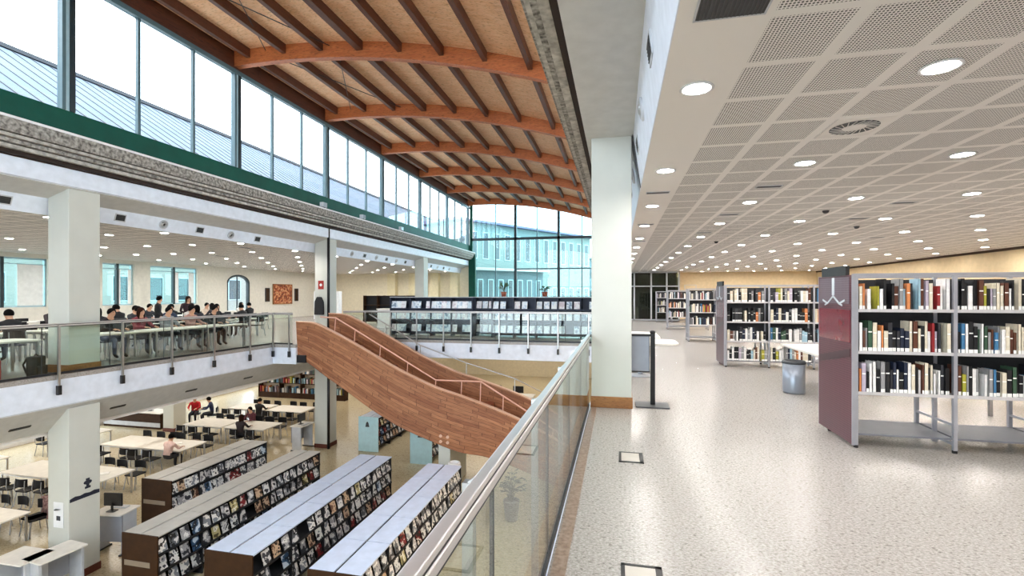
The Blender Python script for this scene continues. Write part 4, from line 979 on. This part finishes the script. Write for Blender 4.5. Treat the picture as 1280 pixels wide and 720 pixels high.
# lower reading area: five rows of tables along x
ROWN = ['front row', 'second row', 'third row', 'fourth row', 'fifth row']
for r, (y, xs) in enumerate(((8.9, (-16.05, -18.2)), (11.95, (-16.4, -18.4)), (14.95, (-16.6, -18.3)), (17.95, (-15.6, -17.7)), (20.95, (-16.0, -18.2)))):
    for i, x in enumerate(xs):
        table2('t', (x, y, ZL), 2.0, 1.2, 'white lower reading table, %s from the front, %s in from the columns' % (ROWN[r], ORD[i]), 'lower reading tables')
        for j in range(3):
            for sd in (-1, 1):
                if rnd.random() < .12: continue
                cx = x - .66 + .66*j + rnd.uniform(-.05, .05); cy = y + sd*(.78 + rnd.uniform(0, .12))
                chair(cx, cy, ZL, (0 if sd < 0 else PI) + rnd.uniform(-.15, .15), 'black chair, %s side of lower %s, %s table, %s seat' % (('near', 'far')[sd > 0], ROWN[r], ORD[i], ORD[j]), 'chairs at the lower tables')
# tables along the outer glazing
for i, y in enumerate((12.0, 15.5)):
    table2('t', (-21.9, y, ZL), 2.0, 1.2, 'white lower table against the outer glazing, %s from the front' % ORD[i], 'lower reading tables')
    for j in range(3): chair(-22.55 + .66*j, y - .8, ZL, 0, 'black chair at the lower table by the outer glazing, %s table, %s seat' % (ORD[i], ORD[j]), 'chairs at the lower tables')
# upper reading area across the void: rows of tables along y
UPR = [(-12.95, (5.6, 7.3, 9.9, 11.6, 13.3)), (-15.6, (6.5, 8.6, 10.7, 12.8, 14.9, 17.0)), (-18.4, (8.0, 10.1, 12.2, 14.3, 16.4, 18.5, 20.6)), (-21.2, (11, 13.2, 15.4, 17.6, 19.8, 22))]
UN = ['upper row behind railing', 'upper second row behind railing', 'upper third row behind railing', 'upper row by outer windows']
SEATS = {}
for r, (x, ys_) in enumerate(UPR):
    for i, y in enumerate(ys_):
        table2('u', (x, y, 0), .9, 1.65, 'white upper table in the %s, %s from the front' % (UN[r], ORD[i]), 'upper reading tables')
        for sd in (-1, 1):
            for j in (-1, 1):
                if r == 0 and sd > 0: continue
                if r >= 2 and (i + j) % 3 == 0: continue
                cx, cy = x + sd*.66, y + j*.4
                SEATS[(r, i, sd, j)] = (cx, cy)
                chair(cx, cy, 0, PI/2 if sd > 0 else -PI/2, 'black chair, %s, %s table, %s side, %s seat' % (UN[r], ORD[i], 'railing' if sd > 0 else 'window', 'nearer' if j < 0 else 'farther'), 'chairs at the upper tables')

# ------------------------------------------------------------------ people
def person_mesh(name, J, parts):
    """J: list of (pos, radius, parent, region); a continuous skinned surface with face regions"""
    me = bpy.data.meshes.new(name + '_skel'); me.from_pydata([j[0] for j in J], [(j[2], i) for i, j in enumerate(J) if j[2] is not None], [])
    o = bpy.data.objects.new(name + '_skel', me); COL.objects.link(o)
    md = o.modifiers.new('skin', 'SKIN'); md.use_smooth_shade = True; sb = o.modifiers.new('sub', 'SUBSURF'); sb.levels = 1; sb.render_levels = 1
    for i, j in enumerate(J):
        sv = me.skin_vertices[0].data[i]; sv.radius = j[1] if isinstance(j[1], tuple) else (j[1], j[1]); sv.use_root = (i == 0)
    dg = bpy.context.evaluated_depsgraph_get(); ev = o.evaluated_get(dg); out = bpy.data.meshes.new_from_object(ev)
    bpy.data.objects.remove(o); bpy.data.meshes.remove(me); out.name = name
    segs = [(Vector(J[j[2]][0]), Vector(j[0]), j[3]) for i, j in enumerate(J) if j[2] is not None]
    out.materials.clear()
    for m in (BLACK, SKIN, DGREY, BLACK): out.materials.append(m)
    for p in out.polygons:
        c = p.center; best = (9, 0)
        for a, b, rg in segs:
            d = b - a; t = max(0, min(1, (c-a).dot(d)/max(d.length_squared, 1e-9))); q = (c - a - d*t).length
            if q < best[0]: best = (q, rg)
        p.material_index = best[1]; p.use_smooth = True
    return out
def hand(J, wrist, d, palm_dir, side):
    """five short bent fingers rooted in the palm"""
    w = Vector(J[wrist][0]); d = Vector(d).normalized(); n = Vector(palm_dir).normalized(); s = d.cross(n).normalized()*side
    J.append((tuple(w + d*.05), (.03, .02), wrist, 1)); pi = len(J)-1
    for k, L in enumerate((.075, .085, .08, .06)):
        off = s*(-.027 + .018*k); a = w + d*.095 + off
        J.append((tuple(a), .0095, pi, 1)); J.append((tuple(a + d*L*.5 + n*L*.1), .009, len(J)-1, 1)); J.append((tuple(a + d*L*.85 + n*L*.45), .008, len(J)-1, 1))
    J.append((tuple(w + d*.055 - s*.045), .011, pi, 1)); J.append((tuple(w + d*.095 - s*.06 + n*.01), .009, len(J)-1, 1))
def sk_seated(lean=.0, head=.0, arms='table'):
    J = []
    def a(p, r, par, rg): J.append((p, r, par, rg)); return len(J)-1
    pel = a((0, -.02, .56), (.15, .12), None, 2); sp = a((0, .0+lean*.4, .76), (.135, .10), pel, 0); chst = a((0, .03+lean, .96), (.165, .11), sp, 0)
    nb = a((0, .04+lean*1.15, 1.08), .06, chst, 0); hl = a((0, .065+lean*1.3, 1.16+head*.0), .07, nb, 1); hm = a((0, .08+lean*1.4, 1.225), (.078, .092), hl, 1); ht = a((0, .07+lean*1.45, 1.30), (.065, .075), hm, 1)
    a((0, .17+lean*1.4, 1.20), .014, hm, 1)
    for s in (-1, 1):
        a((s*.082, .075+lean*1.4, 1.21), .014, hm, 1)
        sh = a((s*.19, .02+lean, 1.0), .062, chst, 0); el = a((s*.25, .17+lean*.8, .80), .046, sh, 0); wr = a((s*.15, .40+lean*.6, .785), .030, el, 0)
        hand(J, wr, (-s*.3, 1, -.05), (0, 0, -1), s)
        hp = a((s*.10, .03, .53), .095, pel, 2); kn = a((s*.12, .44, .52), .068, hp, 2); an = a((s*.12, .42, .10), .045, kn, 2); a((s*.12, .56, .035), .04, an, 3)
    return J
def sk_stand(arm=.0):
    J = []
    def a(p, r, par, rg): J.append((p, r, par, rg)); return len(J)-1
    pel = a((0, 0, .92), (.15, .11), None, 2); sp = a((0, 0, 1.1), (.13, .10), pel, 0); chst = a((0, .01, 1.30), (.17, .11), sp, 0)
    nb = a((0, .02, 1.43), .058, chst, 0); hl = a((0, .045, 1.50), .07, nb, 1); hm = a((0, .055, 1.565), (.078, .092), hl, 1); ht = a((0, .045, 1.64), (.065, .075), hm, 1)
    a((0, .145, 1.54), .014, hm, 1)
    for s in (-1, 1):
        a((s*.082, .05, 1.55), .014, hm, 1)
        sh = a((s*.19, .0, 1.35), .060, chst, 0); el = a((s*.26, -.02 + arm*.1, 1.08), .045, sh, 0); wr = a((s*.2, .12 + arm, .92 + arm*.5), .030, el, 0)
        hand(J, wr, (-s*.15, .5, -.7 + arm), (-s, 0, 0), s)
        hp = a((s*.09, 0, .86), .10, pel, 2); kn = a((s*.10, .02, .48), .066, hp, 2); an = a((s*.10, 0, .09), .045, kn, 2); a((s*.10, .13, .035), .04, an, 3)
    return J
PM = {'sit': person_mesh('person', sk_seated(), None), 'read': person_mesh('person', sk_seated(.07), None), 'stand': person_mesh('person', sk_stand(), None), 'reach': person_mesh('person', sk_stand(.2), None)}
HEADP = {'sit': (0, .08, 1.225), 'read': (0, .178, 1.225), 'stand': (0, .055, 1.565), 'reach': (0, .055, 1.565)}
def hair_mesh(long):
    s = MB(); n, k = 18, 10; vs = []; fs = []
    for i in range(k + 1):
        th = PI*.64*i/k if not long else PI*.72*i/k
        for j in range(n):
            ph = 2*PI*j/n; front = max(0, math.sin(ph))
            t = th*(1 - .42*front**2); rx, ry, rz = .094, .108, .118
            x = rx*math.sin(t)*math.cos(ph); y = ry*math.sin(t)*math.sin(ph) - .012; z = rz*math.cos(t) + .012
            if long and i > k*.6 and front < .6: z -= .045*(i - k*.6); x *= 1.08
            vs.append((x, y, z))
    for i in range(k):
        for j in range(n): fs.append((i*n+j, i*n+(j+1) % n, (i+1)*n+(j+1) % n, (i+1)*n+j))
    s.add(vs, fs)
    return s.mesh('hair', HAIRB, True)
HM = {False: hair_mesh(False), True: hair_mesh(True)}
EYE = MB().lathe([(0, -.008), (.007, -.004), (.008, 0), (.007, .004), (0, .008)], 8).mesh('eye', BLACK, True)
CLOTH = {}
def cl(c):
    if c not in CLOTH: CLOTH[c] = mat('cloth_' + c, c, .85, var=.15, scale=12)
    return CLOTH[c]
def person(pose, loc, rot, shirt, trousers, label, long=False, hair=HAIRB, skin=SKIN, group=None):
    o = bpy.data.objects.new('person', PM[pose]); COL.objects.link(o); o.location = loc; o.rotation_euler = (0, 0, rot)
    for i, m in enumerate((cl(shirt), skin, cl(trousers), BLACK)): o.material_slots[i].link = 'OBJECT'; o.material_slots[i].material = m
    h = bpy.data.objects.new('hair', HM[long]); COL.objects.link(h); h.parent = o; h.location = HEADP[pose]; h.material_slots[0].link = 'OBJECT'; h.material_slots[0].material = hair
    for s in (-1, 1):
        e = bpy.data.objects.new('eye', EYE); COL.objects.link(e); e.parent = o; p = HEADP[pose]; e.location = (p[0] + s*.032, p[1] + .086, p[2] + .01)
    return tag(o, label, 'person', group)
def seat(r, i, sd, j, *a, **k):
    x, y = SEATS.get((r, i, sd, j), (UPR[r][0] + sd*.66, UPR[r][1][i] + j*.4))
    if (r, i, sd, j) not in SEATS: chair(x, y, 0, PI/2 if sd > 0 else -PI/2, 'occupied black chair, %s, %s table, %s side, %s seat' % (UN[r], ORD[i], 'railing' if sd > 0 else 'window', 'nearer' if j < 0 else 'farther'), 'chairs at the upper tables')
    return person(a[0], (x, y, .02), PI/2 if sd > 0 else -PI/2, *a[1:], **k)
seat(1, 1, -1, -1, 'read', '1d1a1e', '20242e', 'dark-clad person reading at the table seen at the picture edge before the first column')
seat(1, 2, 1, 1, 'sit', '17161a', '2c3442', 'person in black seated with back to the void just past the first column', long=True)
seat(0, 2, -1, 1, 'read', '211d22', '35405a', 'person in dark top and blue jeans at the railing table past the first column')
seat(0, 3, -1, -1, 'sit', '7c2f38', '26262c', 'person in a dull red top seated at the second railing table past the column', long=True, hair=HAIRN)
seat(0, 3, -1, 1, 'read', '8a8d92', '2c2c34', 'person in a grey top seated at the railing table, beside the one in dull red')
seat(0, 4, -1, 1, 'read', '121114', '1c1c22', 'person in black leaning over the last railing table')
seat(1, 4, -1, -1, 'sit', '1b2740', '22252c', 'person in navy seated below the standing woman')
seat(1, 4, -1, 1, 'read', 'b9b4ae', '2d2f38', 'person in a pale top reading in the second row of upper tables')
seat(1, 5, -1, -1, 'sit', '151417', '22252c', 'person in black at the far table of the second upper row', long=True)
seat(2, 5, -1, 1, 'sit', 'c9b7a6', '34343a', 'person in a beige top in the third upper row before the outer windows')
seat(2, 4, -1, -1, 'read', '2a2c34', '26262c', 'person in charcoal in the third upper row of tables'); seat(2, 6, -1, 1, 'sit', 'd8d3cd', '2b2b33', 'person in a white top seated before the arched window')
seat(2, 6, 1, -1, 'sit', '0f0f12', '1c1c20', 'person in black seated with back to the void before the arched window')
seat(0, 2, -1, -1, 'sit', '0f0f12', '1a1c24', 'person in black at the railing table nearest the first column', long=True)
seat(1, 3, 1, -1, 'read', '17161a', '22252c', 'person in black with back to the void at the second upper row, fourth table'); seat(1, 3, -1, 1, 'sit', '2b2d35', '22252c', 'person in dark grey facing the void at the second upper row, fourth table')
seat(1, 5, 1, -1, 'sit', '101014', '22252c', 'person in black with back to the void, last table of second upper row'); seat(2, 3, -1, 1, 'sit', '1b1a20', '22252c', 'person in black at the third upper row, fourth table', long=True)
seat(0, 4, -1, -1, 'sit', 'a87f74', '2c2c34', 'person in a rosy top at the last railing table'); seat(1, 0, 1, 1, 'read', '1a191d', '22252c', 'person in black with back to the void, first table of second upper row')
seat(2, 4, 1, -1, 'sit', '121215', '22252c', 'person in black with back to the void, fifth table of third upper row'); seat(2, 5, 1, -1, 'read', '2d2a30', '22252c', 'person in charcoal with back to the void, sixth table of third upper row', long=True)
seat(2, 2, -1, 1, 'sit', '3c3436', '22252c', 'person in dark brown at the third upper row, third table'); seat(1, 4, 1, -1, 'sit', '1a1b22', '22252c', 'person in black with back to the void, fifth table of second upper row', long=True)
seat(2, 3, 1, -1, 'read', '151518', '22252c', 'person in black with back to the void, fourth table of third upper row'); seat(1, 1, 1, 1, 'sit', '121114', '22252c', 'person in black with back to the void, second table of second upper row')
person('stand', (-17.2, 14.9, 0), -PI/2 + .6, '121114', '15151a', 'tall person in black standing among the upper tables', hair=HAIRB)
person('reach', (-16.9, 15.9, 0), -PI/2 - .3, '2b1a1e', '15151a', 'woman with long brown hair and dark maroon top standing beside the one in black', long=True, hair=HAIRN)
chx = lambda x, y, r_: None
chair(-20.75, 19.95, ZL, -2.6, 'black chair of the person in red beside the lower white counter', 'chairs by the lower counter'); chair(-19.75, 20.0, ZL, 2.2, 'black chair of the person in navy beside the lower white counter', 'chairs by the lower counter')
person('sit', (-20.75, 19.95, ZL+.02), -2.6, 'b3131b', '20222b', 'person in a red jacket seated by the lower white counter')
person('read', (-19.75, 20.0, ZL+.02), 2.2, '1c2547', '20222b', 'person in a navy jacket seated beside the red jacket')
person('read', (-15.95, 14.17, ZL+.02), 0, 'd3b3ab', '26262c', 'person in a pale pink top seated at the lower third row of tables', long=False)
person('sit', (-15.6, 17.2, ZL+.02), 0, '2b2024', '26262c', 'person in dark brown seated at the lower fourth row of tables', long=True, hair=HAIRN)
person('read', (-16.3, 18.72, ZL+.02), PI, '5d2e38', '26262c', 'person in plum seated at the far side of the lower fourth row')
person('sit', (-17.2, 20.15, ZL+.02), 0, '141317', '26262c', 'person in black seated at the lower fifth row of tables')
# jacket over a chair at the front row
cj = chair(-15.2, 9.75, ZL, PI - .4, 'black chair draped with a patterned maroon jacket at the front of the lower tables', 'chairs at the lower tables')
s = MB(); A = []; B = []
for i in range(11):
    t = -1 + i/5; A.append((.27*t, -.29 + .06*t*t + .012*math.sin(9*t))); B.append((.25*t, -.18 + .05*t*t))
s.strip(A, B, 'z', .42, .88); s.strip([(p[0]*.9, p[1]+.0) for p in A], [(p[0]*.9, p[1]+.04) for p in B], 'z', .88, .93)
JK = mat('patterned_maroon_cloth', '4a2026', .9, scale=14, col2='9c7f78')
q = thing('jacket', 'patterned maroon jacket hung over a black chair on the lower floor', 'jacket', (-15.2, 9.75, ZL), PI - .4); s.build('body', JK, q, True)
for i in (-1, 1): MB().tube([(i*.25, -.2, .86), (i*.31, -.2, .7), (i*.30, -.14, .45)], [.05, .055, .045], 8).build('sleeve', JK, q, True)
# bags and papers
BAGR = mat('red_bag', 'a51d24', .7); BAGK = mat('black_bag', '17171a', .7)
def backpack(label, loc, rot, m):
    q = thing('backpack', label, 'bag', loc, rot)
    b = MB().rslab(-.16, .16, -.10, .10, 0, .42, .07).build('body', m, q, bevel=.03); MB().rslab(-.12, .12, -.15, -.10, .03, .22, .03).build('pocket', m, q, bevel=.015)
    for i in (-1, 1): MB().tube([(i*.09, .10, .38), (i*.11, .16, .25), (i*.1, .10, .06)], .018, 6).build('strap', BAGK, q)
    MB().tube([(-.05, 0, .42), (0, 0, .47), (.05, 0, .42)], .01, 6).build('handle', BAGK, q)
backpack('red backpack on the upper floor beside the front railing table', (-12.2, 7.0, 0), 1.2, BAGR); backpack('black backpack on the upper floor in front of the first column', (-12.15, 7.75, 0), 1.9, BAGK)
SHEET = mat('paper_sheet', 'f3f1ed', .7)
for i, (x, y, z, t) in enumerate(((-12.8, 9.7, .741, 'on the railing table just past the column'), (-12.9, 11.3, .741, 'on the second railing table past the column'), (-15.6, 8.7, .741, 'on the second upper row, second table'), (-16.0, 12.0, ZL+.741, 'on the lower second row of tables'), (-16.5, 15.1, ZL+.741, 'on the lower third row of tables'))):
    q = thing('open_book', 'open book lying ' + t, 'book', (x, y, z), rnd.uniform(0, 3))
    for sg in (-1, 1): MB().prism([(0, .0), (sg*.15, 0), (sg*.15, .008), (sg*.06, .018), (0, .010)], 'y', -.11, .11).build('page_block', SHEET, q)
    MB().box(-.155, .155, -.115, .115, -.0, .001).build('cover', BLACK, q)
# laptops on upper tables
for i, (x, y, t) in enumerate(((-13.0, 10.3, 'first railing table past the column'), (-13.0, 13.7, 'last railing table'), (-15.6, 12.4, 'fourth table of the second upper row'), (-15.6, 16.7, 'sixth table of the second upper row'))):
    q = thing('laptop', 'dark laptop open on the ' + t, 'laptop', (x, y, .741), PI/2)
    MB().rslab(-.17, .17, -.12, .12, 0, .016, .01).build('base', DGREY, q); sc_ = MB().bar((0, .12, .012), (0, .19, .23), .34, .01, 0, (0, 1, 0)).build('lid', BLACK, q)
# ------------------------------------------------------------------ catalogue desks around the lower column
def desk(label, loc, rot, monitor=True):
    q = thing('catalogue_desk', label, 'desk', loc, rot)
    MB().rslab(-.42, .42, -.3, .3, 1.0, 1.03, .03).build('desk_top', TOPW, q); MB().box(-.4, .4, .2, .24, .35, 1.0).build('modesty_panel', GREYP, q)
    for i in (-1, 1): l = MB().box(i*.37-.025, i*.37+.025, -.2, .2, .04, 1.0).build('leg', LGREY, q); MB().box(i*.37-.03, i*.37+.03, -.27, .27, 0, .04).build('foot', DGREY, l)
    if monitor:
        m = thing('monitor', 'black monitor on the ' + label.replace('grey catalogue', 'catalogue').replace(' with a monitor', ''), 'monitor', (loc[0], loc[1], loc[2] + 1.031), rot)
        MB().rslab(-.11, .11, .0, .16, 0, .012, .03).build('stand_base', BLACK, m); MB().box(-.02, .02, .07, .10, .012, .2).build('neck', BLACK, m)
        b = MB().box(-.24, .24, .03, .07, .12, .44).build('case', BLACK, m, bevel=.008); MB().box(-.22, .22, .026, .03, .145, .42).build('screen', DGREY, b)
        k = thing('keyboard', 'pale keyboard on the ' + label.replace('grey catalogue', 'catalogue').replace(' with a monitor', ''), 'keyboard', (loc[0], loc[1], loc[2] + 1.031), rot); MB().box(-.2, .2, -.22, -.08, 0, .018).build('tray', LGREY, k)
        s = MB()
        for i in range(12):
            for j in range(4): s.box(-.19+.032*i, -.163+.032*i, -.21+.032*j, -.183+.032*j, .018, .026)
        s.build('keys', WHITE, k)
desk('grey catalogue desk with a white top in front of the first lower column', (-11.55, 7.72, ZL), PI/2 - .1, False)
desk('grey catalogue desk standing out from the first lower column', (-12.05, 7.45, ZL), 0.0, False)
desk('grey catalogue desk with a monitor on the far side of the first lower column', (-12.35, 9.55, ZL), PI + .15)
desk('grey catalogue desk with a monitor beside the second lower column', (-12.9, 17.6, ZL), PI/2)
# signs on the columns
q = thing('column_sign', 'black lettering strip with an icon on the first lower column', 'sign', (-11.9, 8.53, -2.85))
INK = mat('sign_ink', '1d2030', .5)
MB().prism([(-.31, -.05), (.31, -.05), (.31, .03), (.2, .05), (.1, .03), (0, .05), (-.1, .03), (-.2, .05), (-.31, .02)], 'x', 0, .008).build('strip', INK, q)
s = MB(); s.prism([(.06+.09*math.cos(2*PI*i/10), .28+.05*math.sin(2*PI*i/10)) for i in range(10)], 'x', 0, .006); s.box(0, .006, -.0, .12, .14, .19).box(0, .006, .03, .09, .19, .23).box(0, .006, .02, .1, .33, .37); s.build('icon', INK, q)
q = thing('wall_notice', 'small white notice with a dark picture on the first lower column', 'notice', (-12.18, 8.195, -3.1))
MB().box(-.14, .14, -.008, 0, -.36, .2).build('sheet', WHITE, q); MB().lathe([(0, 0), (.07, 0), (.07, .005), (0, .005)], 16).build('picture', DGREY, q, loc=(0, -.012, .05)); MB().box(-.05, .06, -.012, -.008, -.2, -.1).build('caption', INK, q)
q = thing('fire_sign', 'small red square safety sign high on the second opposite column', 'sign', (-12.2, 17.845, 2.15)); MB().box(-.13, .13, -.01, 0, -.18, .18).build('plate', mat('fire_red', 'a02c22', .5), q); MB().lathe([(0, 0), (.06, 0), (.06, .004), (0, .004)], 16).build('symbol', WHITE, q).rotation_euler = (PI/2, 0, 0)
q.children[1].location = (0, -.012, 0)
q = thing('coat', 'dark coat hanging on the second opposite column', 'coat', (-12.25, 17.845, 1.15)); MB().prism([(-.1, .5), (.1, .5), (.2, .3), (.22, -.25), (-.22, -.25), (-.2, .3)], 'y', -.1, 0).build('body', BAGK, q, bevel=.03); MB().tube([(0, -.05, .5), (0, -.03, .58), (0, 0, .56)], .012, 6).build('hook', STEEL, q)
# far wall of the opposite gallery: painting, screen and lit niches
q = thing('painting', 'large orange brown figured panel on the wall beyond the upper tables', 'painting', (-24.98, 31.7, 1.75))
MB().box(0, .05, -1.0, 1.0, -.65, .75).build('panel', cover_mat('figured_panel', 'a8552f', '6e2f1c', 'd9a074', 5), q); MB().box(0, .07, -1.06, -1.0, -.7, .8).box(0, .07, 1.0, 1.06, -.7, .8).box(0, .07, -1.06, 1.06, .75, .81).box(0, .07, -1.06, 1.06, -.71, -.65).build('frame', OAKT, q)
for i, y in enumerate((30.1, 33.3)):
    q = thing('framed_picture', 'narrow dark framed picture %s the figured panel' % ('before', 'past')[i], 'picture', (-24.98, y, 1.75)); MB().box(0, .04, -.22, .22, -.5, .5).build('frame', DGREY, q); MB().box(.04, .045, -.17, .17, -.45, .45).build('print', BROWN, q)
q = thing('screen', 'wide dark screen in a white surround near the second opposite column', 'screen', (-20.5, 30.6, 0)); MB().box(-1.0, 1.0, 0, .4, 0, 2.0).build('surround', WHITE, q); b = MB().box(-.8, .8, -.03, 0, .7, 1.75).build('display', BLACK, q); MB().box(-.72, -.1, -.034, -.03, .9, 1.6).build('picture', GREYP, b)
for i, x in enumerate((-18.5, -16.6, -14.7, -13.0)):
    struct(MB().box(x-.35, x+.35, YF-.5, YF, 0, 3.53), 'trim_%d' % (100+i), mat('niche_paint', 'efe3bd', .7) if i == 0 else bpy.data.materials['niche_paint'], 'pale wall pier at the far end of the opposite gallery, %s from the left' % ORD[i], 'pier')
for i, (x, y, n) in enumerate(((-15.2, 26.5, 3), (-16.5, 31.5, 3))):
    o = thing('bookcase', 'dark low bookcase beyond the second opposite column, %s' % ('nearer', 'farther')[i], 'bookcase', (x, y, 0))
    for k in range(n+1): MB().box(k*.9-.02, k*.9+.02, 0, .35, 0, 1.7).build('side_panel', BROWN, o)
    for z in (.1, .6, 1.1, 1.66): MB().box(0, n*.9, 0, .35, z, z+.03).build('shelf', BROWN, o)
    MB().box(0, n*.9, .33, .35, .1, 1.66).build('back_panel', BLK2, o)
o = thing('counter', 'white service counter on the opposite gallery beside the stair head', 'counter', (-12.6, 23.4, 0)); MB().box(0, 2.6, 0, .7, 0, .95).build('body', WHITE, o); MB().box(-.04, 2.64, -.05, .74, .95, 1.0).build('worktop', TOPW, o)
# lower level: wall of books, counter, benches
o = thing('bookcase', 'long dark bookcase against the back wall of the lower reading area', 'bookcase', (-22.2, 26.0, ZL))
for k in range(5): MB().box(k*1.5-.03, k*1.5+.03, 0, .4, 0, 2.1).build('side_panel', BROWN, o)
MB().box(0, 6.0, .02, .4, 0, .3).build('plinth', BROWN, o)
for z in (.3, .9, 1.5, 2.07): MB().box(0, 6.0, 0, .4, z, z+.04).build('shelf', BROWN, o)
MB().box(0, 6, .38, .4, .3, 2.07).build('back_panel', mat('beige_back', 'b9a58c', .7), o)
s = MB()
for z in (.34, .94, 1.54):
    x = .06
    while x < 5.9:
        wd = rnd.choice((.05, .08, .12)); h = rnd.uniform(.22, .42); s.box(x, x+wd, .05, .3, z, z+h, rnd.randrange(len(msall)-2)); x += wd + rnd.choice((.004, .004, .1))
b2 = s.build('books', msall); b2.location = (-22.2, 26.0, ZL); tag(b2, 'books standing in the long dark bookcase on the lower back wall', 'books', kind='stuff')
o = thing('counter', 'white lower counter with a dark front by the outer glazing', 'counter', (-24.75, 18.6, ZL)); MB().box(0, 3.4, 0, .7, 0, .74).build('body', BROWN, o); MB().box(-.05, 3.45, -.05, .75, .74, .78).build('worktop', TOPW, o); MB().box(.0, 3.4, -.02, 0, .1, .3).build('plinth', LGREY, o)
for i in range(2):
    q = thing('monitor', 'dark monitor on the lower white counter by the glazing, %s' % ('nearer the glass', 'nearer the tables')[i], 'monitor', (-23.9 + 1.6*i, 18.95, ZL + .781)); MB().rslab(-.11, .11, -.08, .08, 0, .012, .03).build('stand_base', BLACK, q); MB().box(-.02, .02, -.02, .02, .012, .2).build('neck', BLACK, q); MB().box(-.24, .24, -.03, .02, .12, .44).build('case', BLACK, q, bevel=.008)
o = thing('counter', 'white issue desk on the lower floor beneath the bridge', 'counter', (-8.4, 24.5, ZL)); MB().box(0, 4, 0, .8, 0, 1.05).build('body', WHITE, o); MB().box(-.05, 4.05, -.06, .86, 1.05, 1.1).build('worktop', TOPW, o)
for i in range(3):
    q = thing('monitor', 'dark monitor on the issue desk beneath the bridge, %s along it' % ORD[i], 'monitor', (-7.6 + 1.2*i, 24.9, ZL + 1.101)); MB().rslab(-.11, .11, -.08, .08, 0, .012, .03).build('stand_base', BLACK, q); MB().box(-.02, .02, -.02, .02, .012, .2).build('neck', BLACK, q); MB().box(-.28, .28, -.03, .02, .12, .48).build('case', BLACK, q, bevel=.008)
for i, (x, y) in enumerate(((-3.4, 21.5), (-10.8, 22.4))): chair(x, y, ZL, 2.2, 'single black chair on the open lower floor, %s' % ('right of the staircase', 'left of the staircase beyond the second column')[i], 'chairs on the open lower floor')
# ------------------------------------------------------------------ unseen area lights added under the lower ceilings to brighten the lower level
for y in (2, 8, 14, 20, 26, 32): lamp('lower_fill_light', (-19, y, -1.47), 9, 1.2, 90)
for y in (20, 27, 33): lamp('bridge_fill_light', (-6, y, -.75), 7, 1.2, 90)
for y in (3, 10, 17): lamp('near_lower_fill_light', (4, y, -.75), 7, 1.2, 260)
